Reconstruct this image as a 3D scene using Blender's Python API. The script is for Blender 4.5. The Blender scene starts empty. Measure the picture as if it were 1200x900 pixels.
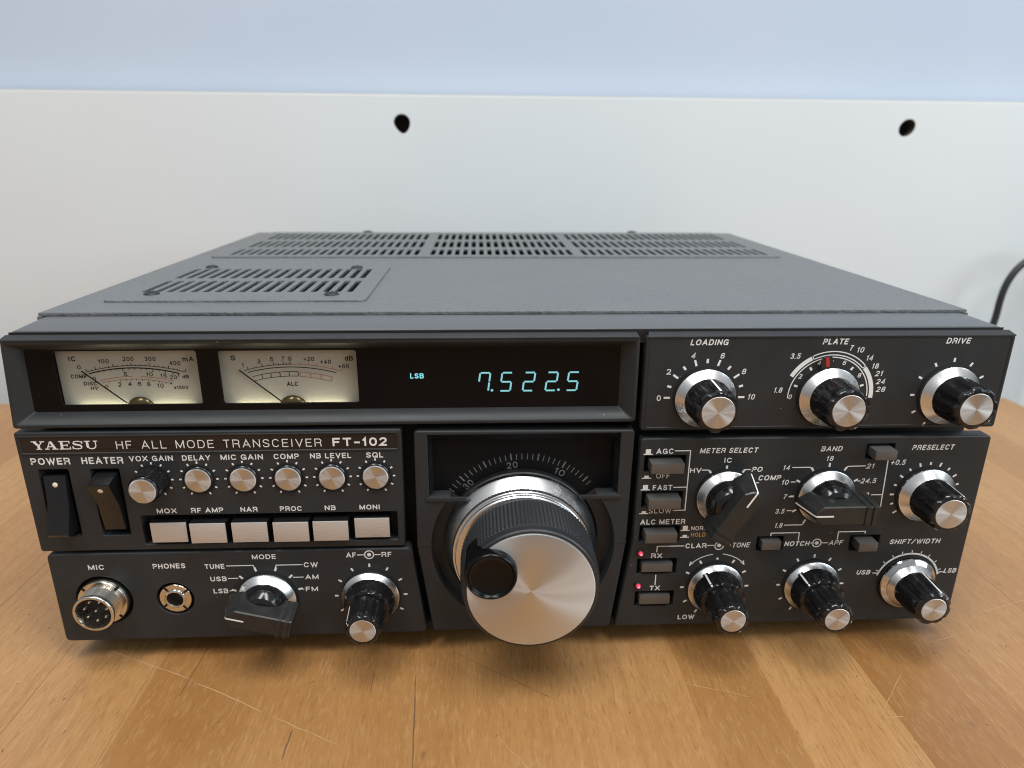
import bpy, bmesh, math, random
from mathutils import Vector, Matrix
random.seed(7)
sc = bpy.context.scene
C = sc.collection
S = 0.001                                    # everything below is written in millimetres

# ------------------------------------------------------------------ camera, world, lamps, exposure
cam = bpy.data.cameras.new('camera')
cam_ob = bpy.data.objects.new('camera', cam)
C.objects.link(cam_ob)
sc.camera = cam_ob
cam.sensor_width = 36.0
cam.lens = 809.03 / 1200 * 36
cam.clip_start = 0.01
cam.clip_end = 50
PITCH, YAW, ROLL = math.radians(18.4776), math.radians(2.8806), math.radians(0.4035)
cam_ob.matrix_world = (Matrix.Translation((-0.0153, -0.2392, 0.1882))
                       @ Matrix.Rotation(-YAW, 4, 'Z')
                       @ Matrix.Rotation(math.pi / 2 - PITCH, 4, 'X')
                       @ Matrix.Rotation(ROLL, 4, 'Z'))
cam.dof.use_dof = True
cam.dof.focus_distance = 0.262
cam.dof.aperture_fstop = 11.5

w = bpy.data.worlds.new('World')
sc.world = w
w.use_nodes = True
wn = w.node_tree
bg = wn.nodes['Background']
tc = wn.nodes.new('ShaderNodeTexCoord')
sp = wn.nodes.new('ShaderNodeSeparateXYZ')
rp = wn.nodes.new('ShaderNodeValToRGB')
mp = wn.nodes.new('ShaderNodeMapRange')
mp.inputs[1].default_value = -1
mp.inputs[2].default_value = 1
wn.links.new(tc.outputs['Generated'], sp.inputs[0])
wn.links.new(sp.outputs[2], mp.inputs[0])
wn.links.new(mp.outputs[0], rp.inputs[0])
wn.links.new(rp.outputs[0], bg.inputs[0])
e = rp.color_ramp.elements
e[0].position, e[0].color = 0.35, (0.10, 0.085, 0.07, 1)      # floor of the room
e[1].position, e[1].color = 0.90, (0.62, 0.62, 0.63, 1)       # ceiling
x = rp.color_ramp.elements.new(0.52)
x.color = (0.33, 0.345, 0.36, 1)
bg.inputs[1].default_value = 0.75


def lamp(name, loc, target, sx, sy, power, col):
    l = bpy.data.lights.new(name, 'AREA')
    l.shape = 'RECTANGLE'
    l.size, l.size_y, l.energy, l.color = sx, sy, power, col
    o = bpy.data.objects.new(name, l)
    C.objects.link(o)
    o.location = loc
    o.rotation_euler = (Vector(target) - Vector(loc)).to_track_quat('-Z', 'Y').to_euler()
    return o


lamp('ceiling_lamp', (-0.42, -0.45, 1.65), (-0.1, 0.0, 0.0), 0.30, 1.1, 16.5, (1.0, 0.985, 0.95))
lamp('ceiling_lamp', (0.42, -0.45, 1.65), (0.1, 0.0, 0.0), 0.30, 1.1, 16.5, (0.98, 0.99, 0.99))
lamp('window_light', (1.55, -0.75, 0.75), (0.1, 0.3, 0.15), 0.9, 0.9, 14, (0.80, 0.94, 1.0))

sc.view_settings.view_transform = 'Standard'
sc.view_settings.look = 'None'
sc.view_settings.exposure = 0.0
sc.view_settings.gamma = 1.0
sc.cycles.max_bounces = 8
sc.cycles.filter_width = 1.1

# ------------------------------------------------------------------ materials


def mat(name, col, rough=0.5, metal=0.0, spec=0.5, emit=None, estr=1.0, coat=0.0):
    m = bpy.data.materials.new(name)
    m.use_nodes = True
    b = m.node_tree.nodes['Principled BSDF']
    b.inputs['Base Color'].default_value = (*col, 1)
    b.inputs['Roughness'].default_value = rough
    b.inputs['Metallic'].default_value = metal
    b.inputs['Specular IOR Level'].default_value = spec
    b.inputs['Coat Weight'].default_value = coat
    if emit:
        b.inputs['Emission Color'].default_value = (*emit, 1)
        b.inputs['Emission Strength'].default_value = estr
    return m


def nodes(m):
    return m.node_tree.nodes, m.node_tree.links, m.node_tree.nodes['Principled BSDF']


def add_bump(m, scale, strength, dist, detail=3.0, stretch=None):
    n, l, b = nodes(m)
    t = n.new('ShaderNodeTexCoord')
    no = n.new('ShaderNodeTexNoise')
    no.inputs['Scale'].default_value = scale
    no.inputs['Detail'].default_value = detail
    src = t.outputs['Object']
    if stretch:
        mpn = n.new('ShaderNodeMapping')
        mpn.inputs['Scale'].default_value = stretch
        l.new(src, mpn.inputs[0])
        src = mpn.outputs[0]
    l.new(src, no.inputs['Vector'])
    bu = n.new('ShaderNodeBump')
    bu.inputs['Strength'].default_value = strength
    bu.inputs['Distance'].default_value = dist
    l.new(no.outputs[0], bu.inputs['Height'])
    l.new(bu.outputs[0], b.inputs['Normal'])
    return no


def vary(m, c1, c2, scale, r1=None, r2=None, detail=4.0):
    n, l, b = nodes(m)
    t = n.new('ShaderNodeTexCoord')
    no = n.new('ShaderNodeTexNoise')
    no.inputs['Scale'].default_value = scale
    no.inputs['Detail'].default_value = detail
    l.new(t.outputs['Object'], no.inputs['Vector'])
    mx = n.new('ShaderNodeMix')
    mx.data_type = 'RGBA'
    mx.inputs[6].default_value = (*c1, 1)
    mx.inputs[7].default_value = (*c2, 1)
    mr = n.new('ShaderNodeMapRange')
    mr.inputs[1].default_value = 0.35
    mr.inputs[2].default_value = 0.65
    l.new(no.outputs[0], mr.inputs[0])
    l.new(mr.outputs[0], mx.inputs[0])
    l.new(mx.outputs[2], b.inputs['Base Color'])
    if r1 is not None:
        m2 = n.new('ShaderNodeMapRange')
        m2.inputs[1].default_value = 0.3
        m2.inputs[2].default_value = 0.7
        m2.inputs[3].default_value = r1
        m2.inputs[4].default_value = r2
        l.new(no.outputs[0], m2.inputs[0])
        l.new(m2.outputs[0], b.inputs['Roughness'])


M = {}
M['panel'] = mat('panel_plastic', (0.031, 0.0315, 0.032), 0.42, spec=.3)
vary(M['panel'], (0.0255, 0.0275, 0.0295), (0.030, 0.032, 0.034), 60, 0.38, 0.50)
add_bump(M['panel'], 2600, 0.10, 0.0002)


def dust(m, scale, size, keep, col):
    """sparse specks of dust"""
    n, l, b = nodes(m)
    t = n.new('ShaderNodeTexCoord')
    vo = n.new('ShaderNodeTexVoronoi')
    vo.inputs['Scale'].default_value = scale
    l.new(t.outputs['Object'], vo.inputs['Vector'])
    a = n.new('ShaderNodeMath')
    a.operation = 'LESS_THAN'
    a.inputs[1].default_value = size
    l.new(vo.outputs['Distance'], a.inputs[0])
    sx = n.new('ShaderNodeSeparateColor')
    l.new(vo.outputs['Color'], sx.inputs[0])
    g = n.new('ShaderNodeMath')
    g.operation = 'GREATER_THAN'
    g.inputs[1].default_value = keep
    l.new(sx.outputs[0], g.inputs[0])
    mu = n.new('ShaderNodeMath')
    mu.operation = 'MULTIPLY'
    l.new(a.outputs[0], mu.inputs[0])
    l.new(g.outputs[0], mu.inputs[1])
    mx = n.new('ShaderNodeMix')
    mx.data_type = 'RGBA'
    src = b.inputs['Base Color'].links[0].from_socket
    l.new(src, mx.inputs[6])
    mx.inputs[7].default_value = (*col, 1)
    l.new(mu.outputs[0], mx.inputs[0])
    l.new(mx.outputs[2], b.inputs['Base Color'])


dust(M['panel'], 150, 0.038, 0.72, (0.20, 0.195, 0.185))
M['frame'] = mat('frame_plastic', (0.085, 0.089, 0.095), 0.36)
add_bump(M['frame'], 2000, 0.06, 0.0002)
M['cover'] = mat('wrinkle_paint', (0.075, 0.078, 0.082), 0.5)
vary(M['cover'], (0.115, 0.122, 0.126), (0.130, 0.137, 0.141), 22, 0.42, 0.52)
add_bump(M['cover'], 560, 0.7, 0.0008, 2.0)
M['black'] = mat('black_plastic', (0.010, 0.010, 0.011), 0.22)
M['knob'] = mat('black_knob_plastic', (0.009, 0.009, 0.010), 0.15)
M['gloss'] = mat('glossy_black_plastic', (0.004, 0.004, 0.0045), 0.16, spec=.22)
M['dialback'] = mat('dial_back', (0.012, 0.0115, 0.012), 0.35, spec=.08)
M['screw'] = mat('black_oxide_steel', (0.03, 0.03, 0.032), 0.45, 0.4)
M['selector'] = mat('selector_plastic', (0.022, 0.023, 0.023), 0.38)
vary(M['selector'], (0.015, 0.0155, 0.0155), (0.020, 0.021, 0.020), 250, 0.3, 0.46)
M['rocker'] = mat('rocker_plastic', (0.010, 0.010, 0.011), 0.24)
M['matte'] = mat('matte_black', (0.006, 0.006, 0.007), 0.7)
M['glass'] = mat('smoked_glass', (0.004, 0.0042, 0.005), 0.06, spec=0.14)
M['rubber'] = mat('black_rubber', (0.019, 0.021, 0.024), 0.42)
M['white'] = mat('white_print', (0.82, 0.81, 0.79), 0.6)
M['white2'] = mat('dial_print', (0.20, 0.20, 0.20), 0.6)
M['orange'] = mat('orange_print', (0.62, 0.33, 0.08), 0.6)
M['ink'] = mat('black_ink', (0.010, 0.009, 0.008), 0.7, spec=.2)
M['redink'] = mat('red_ink', (0.32, 0.11, 0.07), 0.6)
M['meter'] = mat('meter_card', (0.36, 0.355, 0.305), 0.5)
M['brass'] = mat('dark_brass', (0.10, 0.075, 0.03), 0.22, 0.6)
M['nickel'] = mat('nickel', (0.70, 0.67, 0.62), 0.2, 1.0)
M['chrome'] = mat('chrome', (0.62, 0.63, 0.65), 0.08, 1.0)
M['button'] = mat('button_metal', (0.61, 0.58, 0.555), 0.38, 0.5)
add_bump(M['button'], 260, 0.35, 0.0003, 3, (1, 8, 14))
M['key'] = mat('grey_key', (0.135, 0.13, 0.125), 0.36, 0.45)
M['vfd'] = mat('fluorescent_segment', (0.05, 0.1, 0.1), 0.5, emit=(0.28, 0.78, 0.86), estr=0.72)
M['vfdlsb'] = mat('fluorescent_letter', (0.05, 0.1, 0.1), 0.5, emit=(0.25, 0.85, 0.95), estr=0.9)
M['led'] = mat('red_led', (0.4, 0.02, 0.03), 0.25, emit=(1.0, 0.06, 0.16), estr=0.5)
M['ledcore'] = mat('red_led_core', (0.6, 0.1, 0.15), 0.3, emit=(1.0, 0.30, 0.42), estr=1.0)
M['red'] = mat('red_pointer', (0.55, 0.03, 0.03), 0.35)
M['clear'] = mat('cursor_plastic', (0.02, 0.02, 0.02), 0.1)
M['cable'] = mat('cable_sheath', (0.022, 0.024, 0.027), 0.45)
M['dot'] = mat('ivory_dot', (0.75, 0.68, 0.52), 0.4)
M['hole'] = mat('raw_board', (0.085, 0.070, 0.060), 0.9)


def spun_metal(name, col, aniso, r1, r2):
    m = mat(name, col, r1, 1.0)
    n, l, b = nodes(m)
    b.inputs['Anisotropic'].default_value = aniso
    tg = n.new('ShaderNodeTangent')
    tg.direction_type = 'RADIAL'
    tg.axis = 'Y'
    l.new(tg.outputs[0], b.inputs['Tangent'])
    # fine turning rings
    t = n.new('ShaderNodeTexCoord')
    sx = n.new('ShaderNodeSeparateXYZ')
    l.new(t.outputs['Object'], sx.inputs[0])
    vm = n.new('ShaderNodeCombineXYZ')
    l.new(sx.outputs[0], vm.inputs[0])
    l.new(sx.outputs[2], vm.inputs[2])
    ln = n.new('ShaderNodeVectorMath')
    ln.operation = 'LENGTH'
    l.new(vm.outputs[0], ln.inputs[0])
    no = n.new('ShaderNodeTexNoise')
    no.noise_dimensions = '1D'
    no.inputs['Scale'].default_value = 3500
    l.new(ln.outputs['Value'], no.inputs['W'])
    mr = n.new('ShaderNodeMapRange')
    mr.inputs[3].default_value = r1
    mr.inputs[4].default_value = r2
    l.new(no.outputs[0], mr.inputs[0])
    l.new(mr.outputs[0], b.inputs['Roughness'])
    return m


M['spun'] = spun_metal('spun_aluminium', (0.66, 0.68, 0.70), 0.9, 0.36, 0.48)
M['steel'] = spun_metal('turned_aluminium', (0.74, 0.75, 0.76), 0.55, 0.25, 0.25)
M['faced'] = spun_metal('faced_aluminium', (0.70, 0.71, 0.72), 0.85, 0.42, 0.52)


def wood():
    m = mat('beech_butcher_block', (0.4, 0.22, 0.09), 0.38)
    n, l, b = nodes(m)
    t = n.new('ShaderNodeTexCoord')
    sx = n.new('ShaderNodeSeparateXYZ')
    l.new(t.outputs['Object'], sx.inputs[0])
    # wobble of the glue lines is tiny; stave index by explicit edges (mm)
    edges = [-560, -512, -468, -421, -379, -330, -281, -233, -186.2, -146, -100, -41.5, -28, 13.8, 62, 95, 134.5, 168, 187, 232, 278, 330, 372, 418]
    vals = [.5, .8, .3, .65, .4, .85, .5, .78, .62, .22, .40, .28, .52, .66, .30, .86, .02, .26, .60, .44, .70, .40, .75, .5]
    mr = n.new('ShaderNodeMapRange')
    mr.inputs[1].default_value = -0.6
    mr.inputs[2].default_value = 0.45
    l.new(sx.outputs[0], mr.inputs[0])
    cr = n.new('ShaderNodeValToRGB')
    cr.color_ramp.interpolation = 'CONSTANT'
    el = cr.color_ramp.elements
    for i, (ed, v) in enumerate(zip(edges, vals)):
        p = (ed / 1000 + 0.6) / 1.05
        k = el[0] if i == 0 else el.new(p)
        k.position = p
        k.color = (v, v, v, 1)
    while len(el) > len(edges):
        el.remove(el[-1])
    l.new(mr.outputs[0], cr.inputs[0])
    # per-stave offset for grain
    cb = n.new('ShaderNodeCombineXYZ')
    mul = n.new('ShaderNodeMath')
    mul.operation = 'MULTIPLY'
    mul.inputs[1].default_value = 37.0
    l.new(cr.outputs[0], mul.inputs[0])
    l.new(mul.outputs[0], cb.inputs[1])
    ad = n.new('ShaderNodeVectorMath')
    l.new(t.outputs['Object'], ad.inputs[0])
    l.new(cb.outputs[0], ad.inputs[1])

    def noise(scale, stretch, detail=4, rough=0.5):
        mpn = n.new('ShaderNodeMapping')
        mpn.inputs['Scale'].default_value = stretch
        l.new(ad.outputs[0], mpn.inputs[0])
        no = n.new('ShaderNodeTexNoise')
        no.inputs['Scale'].default_value = scale
        no.inputs['Detail'].default_value = detail
        no.inputs['Roughness'].default_value = rough
        l.new(mpn.outputs[0], no.inputs['Vector'])
        return no.outputs[0]

    def rng(src, a, bb, c=0.0, d=1.0):
        q = n.new('ShaderNodeMapRange')
        for i, vv in enumerate((a, bb, c, d)):
            q.inputs[i + 1].default_value = vv
        l.new(src, q.inputs[0])
        return q.outputs[0]

    def mix(fac, c1, c2, blend='MIX'):
        q = n.new('ShaderNodeMix')
        q.data_type = 'RGBA'
        q.blend_type = blend
        if isinstance(fac, float):
            q.inputs[0].default_value = fac
        else:
            l.new(fac, q.inputs[0])
        for i, c in ((6, c1), (7, c2)):
            if isinstance(c, tuple):
                q.inputs[i].default_value = (*c, 1)
            else:
                l.new(c, q.inputs[i])
        return q.outputs[2]
    base = mix(cr.outputs[0], (0.235, 0.096, 0.021), (0.455, 0.248, 0.094))
    band = noise(30, (1.0, 0.10, 1.0), 5, 0.55)
    base = mix(rng(band, 0.35, 0.7, 0, 0.55), base, (0.34, 0.163, 0.054))
    patch = noise(14, (1, 0.6, 1), 3)
    base = mix(rng(patch, 0.4, 0.75, 0, 0.45), base, (0.43, 0.240, 0.100))
    fleck = noise(1150, (1.0, 0.12, 1.0), 3, 0.6)
    base = mix(rng(fleck, 0.54, 0.70, 0, 0.50), base, (0.20, 0.092, 0.032))
    streakn = noise(260, (1.0, 0.018, 1.0), 4, 0.6)
    base = mix(rng(streakn, 0.45, 0.72, 0, 0.50), base, (0.27, 0.125, 0.040))
    ray = noise(1000, (1.0, 0.2, 1.0), 2, 0.5)
    base = mix(rng(ray, 0.52, 0.74, 0, 0.22), base, (0.55, 0.35, 0.18))
    spots = noise(95, (1.0, 0.6, 1.0), 2, 0.5)
    base = mix(rng(spots, 0.74, 0.80, 0, 0.7), base, (0.12, 0.06, 0.03))
    # thin dark glue lines
    for ed in edges:
        pass
    l.new(base, b.inputs['Base Color'])
    l.new(rng(patch, 0.3, 0.7, 0.27, 0.42), b.inputs['Roughness'])
    bu = n.new('ShaderNodeBump')
    bu.inputs['Strength'].default_value = 0.35
    bu.inputs['Distance'].default_value = 0.0004
    l.new(fleck, bu.inputs['Height'])
    l.new(bu.outputs[0], b.inputs['Normal'])
    return m


M['wood'] = wood()
M['scratch'] = mat('light_scratch', (0.46, 0.30, 0.155), 0.6)
M['crack'] = mat('dark_glue_line', (0.13, 0.065, 0.028), 0.7)
M['board'] = mat('white_melamine', (0.73, 0.74, 0.74), 0.45)
vary(M['board'], (0.72, 0.75, 0.765), (0.74, 0.77, 0.785), 5, 0.4, 0.5)
M['edging'] = mat('cream_edging', (0.72, 0.68, 0.58), 0.6)
M['wall'] = mat('pale_blue_paint', (0.53, 0.60, 0.72), 0.7)
vary(M['wall'], (0.495, 0.57, 0.69), (0.515, 0.585, 0.705), 7)
add_bump(M['wall'], 250, 0.08, 0.0005)

# ------------------------------------------------------------------ mesh helpers (millimetres in, metres out)


class MB:
    def __init__(self):
        self.v, self.f, self.m, self.flat = [], [], [], set()

    def add(self, verts, faces, mi=0, flat=False):
        k = len(self.v)
        if flat:
            self.flat |= set(range(len(self.f), len(self.f) + len(faces)))
        self.v += [tuple(p) for p in verts]
        for f in faces:
            self.f.append([k + i for i in f])
            self.m.append(mi)

    def box(self, x0, x1, y0, y1, z0, z1, mi=0):
        self.add([(x0, y0, z0), (x1, y0, z0), (x1, y1, z0), (x0, y1, z0), (x0, y0, z1), (x1, y0, z1), (x1, y1, z1), (x0, y1, z1)],
                 [(0, 3, 2, 1), (4, 5, 6, 7), (0, 1, 5, 4), (1, 2, 6, 5), (2, 3, 7, 6), (3, 0, 4, 7)], mi)

    def loft(self, loops, mi=0, cap0=False, cap1=False, closed=True):
        n = len(loops[0])
        k = len(self.v)
        for lp in loops:
            self.v += [tuple(p) for p in lp]
        for i in range(len(loops) - 1):
            for j in range(n if closed else n - 1):
                a, b = k + i * n + j, k + i * n + (j + 1) % n
                self.f.append([a, b, b + n, a + n])
                self.m.append(mi)
        if cap0:
            self.f.append([k + j for j in range(n)])
            self.m.append(mi)
        if cap1:
            self.f.append([k + (len(loops) - 1) * n + j for j in range(n)][::-1])
            self.m.append(mi)

    def lathe(self, prof, seg=64, mi=0, flute=None, cap0=False, cap1=True, c=(0, 0)):
        loops = []
        for r, out in prof:
            lp = []
            for j in range(seg):
                a = 2 * math.pi * j / seg
                rr = r * (flute(a, out) if flute else 1)
                lp.append((c[0] + rr * math.cos(a), -out, c[1] + rr * math.sin(a)))
            loops.append(lp)
        self.loft(loops, mi, cap0, cap1)

    def ribbon(self, pts, wd, y, mi=0, closed=False):
        """flat printed line in the x-z plane"""
        n = len(pts)
        lft, rgt = [], []
        for i, p in enumerate(pts):
            a = pts[i - 1] if (i > 0 or closed) else p
            b = pts[(i + 1) % n] if (i < n - 1 or closed) else p
            d1 = Vector((p[0] - a[0], p[1] - a[1]))
            d2 = Vector((b[0] - p[0], b[1] - p[1]))
            if d1.length < 1e-6:
                d1 = d2
            if d2.length < 1e-6:
                d2 = d1
            d1.normalize()
            d2.normalize()
            t = (d1 + d2)
            if t.length < 1e-6:
                t = d1
            t.normalize()
            k = wd / 2 / max(0.35, t.dot(d1))
            nx, nz = -t.y * k, t.x * k
            lft.append((p[0] + nx, y, p[1] + nz))
            rgt.append((p[0] - nx, y, p[1] - nz))
        k = len(self.v)
        self.v += lft + rgt
        for i in range(n if closed else n - 1):
            j = (i + 1) % n
            self.f.append([k + i, k + n + i, k + n + j, k + j])
            self.m.append(mi)

    def arc(self, cx, cz, r, a0, a1, wd, y, mi=0, n=40):
        pts = [(cx + r * math.cos(math.radians(a0 + (a1 - a0) * i / n)), cz + r * math.sin(math.radians(a0 + (a1 - a0) * i / n))) for i in range(n + 1)]
        self.ribbon(pts, wd, y, mi)

    def disc(self, cx, cz, r, y, mi=0, n=24):
        self.add([(cx + r * math.cos(2 * math.pi * i / n), y, cz + r * math.sin(2 * math.pi * i / n)) for i in range(n)], [tuple(range(n))], mi)

    def build(self, name, mats, parent=None, at=(0, 0, 0), smooth=40, bevel=0.0, recalc=True):
        me = bpy.data.meshes.new(name)
        me.from_pydata([(a * S, b * S, c * S) for a, b, c in self.v], [], self.f)
        for q in (mats if isinstance(mats, (list, tuple)) else [mats]):
            me.materials.append(q)
        me.polygons.foreach_set('material_index', self.m)
        me.polygons.foreach_set('use_smooth', [bool(smooth) and i not in self.flat for i in range(len(self.f))])
        bm = bmesh.new()
        bm.from_mesh(me)
        bmesh.ops.remove_doubles(bm, verts=bm.verts, dist=1e-7)
        if recalc:
            bmesh.ops.recalc_face_normals(bm, faces=bm.faces)
        if bevel:
            es = [ed for ed in bm.edges if len(ed.link_faces) == 2 and ed.calc_face_angle(0) > 0.5]
            bmesh.ops.bevel(bm, geom=es, offset=bevel * S, segments=2, profile=0.6, affect='EDGES', clamp_overlap=True)
        bm.to_mesh(me)
        bm.free()
        if smooth:
            keep_ = [p.use_smooth for p in me.polygons]
            me.set_sharp_from_angle(angle=math.radians(smooth))
            me.polygons.foreach_set('use_smooth', keep_)
        me.update()
        return link(name, me, parent, at)


def wpos(o):
    p = Vector((0, 0, 0))
    while o:
        p += o.location
        o = o.parent
    return p


def link(name, me, parent=None, at=(0, 0, 0)):
    """at: position in millimetres, in world axes"""
    o = bpy.data.objects.new(name, me)
    C.objects.link(o)
    wp = Vector(at) * S
    if parent:
        o.parent = parent
        o.location = wp - wpos(parent)
    else:
        o.location = wp
    return o


def rrect(x0, x1, z0, z1, r=0.0, n=4):
    if r <= 0:
        return [(x0, z0), (x1, z0), (x1, z1), (x0, z1)]
    out = []
    for cx, cz, a in ((x1 - r, z0 + r, -90), (x1 - r, z1 - r, 0), (x0 + r, z1 - r, 90), (x0 + r, z0 + r, 180)):
        for i in range(n + 1):
            t = math.radians(a + 90 * i / n)
            out.append((cx + r * math.cos(t), cz + r * math.sin(t)))
    return out


def rpoly(pts, r=1.0, n=4):
    """convex or concave polygon (ccw) with rounded corners"""
    out = []
    k = len(pts)
    for i in range(k):
        p0, p1, p2 = Vector(pts[i - 1]), Vector(pts[i]), Vector(pts[(i + 1) % k])
        a = p1 + (p0 - p1).normalized() * r
        b = p1 + (p2 - p1).normalized() * r
        for j in range(n + 1):
            t = j / n
            q = a * (1 - t) ** 2 + p1 * 2 * t * (1 - t) + b * t * t
            out.append((q.x, q.y))
    return out


def circle(cx, cz, r, n=48):
    return [(cx + r * math.cos(2 * math.pi * i / n), cz + r * math.sin(2 * math.pi * i / n)) for i in range(n)]


def offs(loop, d):
    """offset a ccw loop inward by d"""
    n = len(loop)
    out = []
    for i in range(n):
        p0, p1, p2 = Vector(loop[i - 1]), Vector(loop[i]), Vector(loop[(i + 1) % n])
        d1 = (p1 - p0)
        d2 = (p2 - p1)
        if d1.length < 1e-9:
            d1 = d2
        if d2.length < 1e-9:
            d2 = d1
        d1.normalize()
        d2.normalize()
        t = (d1 + d2).normalized()
        k = d / max(0.3, t.dot(d1))
        out.append((p1.x - t.y * k, p1.y + t.x * k))
    return out


def plate(mb, outer, holes=(), y0=0.0, y1=4.0, bev=0.5, hbev=0.3, mi=0, axis='y', segs=3):
    """plate with rounded front edges facing -y (or +z with axis='z'); outer and holes are ccw loops"""
    def P(lp, y):
        if axis == 'y':
            return [(p[0], y, p[1]) for p in lp]
        return [(p[0], p[1], -y) for p in lp]
    bm = bmesh.new()
    fr = []

    def wall(lp, sign, bv):
        loops = []
        for i in range(segs + 1):
            a = math.pi / 2 * i / segs
            loops.append(P(offs(lp, sign * bv * (1 - math.sin(a))), y0 + bv * (1 - math.cos(a))))
        loops.append(P(lp, y1))
        return loops
    lo = wall(outer, 1, bev)
    mb.loft(lo, mi)
    fr.append(lo[0])
    for h in holes:
        lh = wall(h, -1, hbev)
        mb.loft(lh, mi)
        fr.append(lh[0])
    es = []
    for lp in fr:
        vs = [bm.verts.new(p) for p in lp]
        for i in range(len(vs)):
            es.append(bm.edges.new((vs[i], vs[(i + 1) % len(vs)])))
    bmesh.ops.triangle_fill(bm, use_beauty=True, use_dissolve=False, edges=es, normal=(0, -1, 0) if axis == 'y' else (0, 0, 1))
    bm.verts.index_update()
    mb.add([v.co[:] for v in bm.verts], [[v.index for v in f.verts] for f in bm.faces], mi, True)
    bm.free()


# ------------------------------------------------------------------ lettering: queued, then built as one mesh per panel
PENDING = []       # (name, parent, y, mats, [(text, cx, cz, w, h, style, rot)], MB of lines)


def lettering(name, parent, y, mats, texts, mb=None):
    PENDING.append((name, parent, y, mats, texts, mb or MB()))


def el(cx, cy, rx, ry, a0, a1, n=14):
    """super-elliptic arc"""
    out = []
    for i in range(n + 1):
        t = math.radians(a0 + (a1 - a0) * i / n)
        c, q = math.cos(t), math.sin(t)
        out.append((cx + rx * math.copysign(abs(c) ** .86, c), cy + ry * math.copysign(abs(q) ** .86, q)))
    return out


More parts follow.
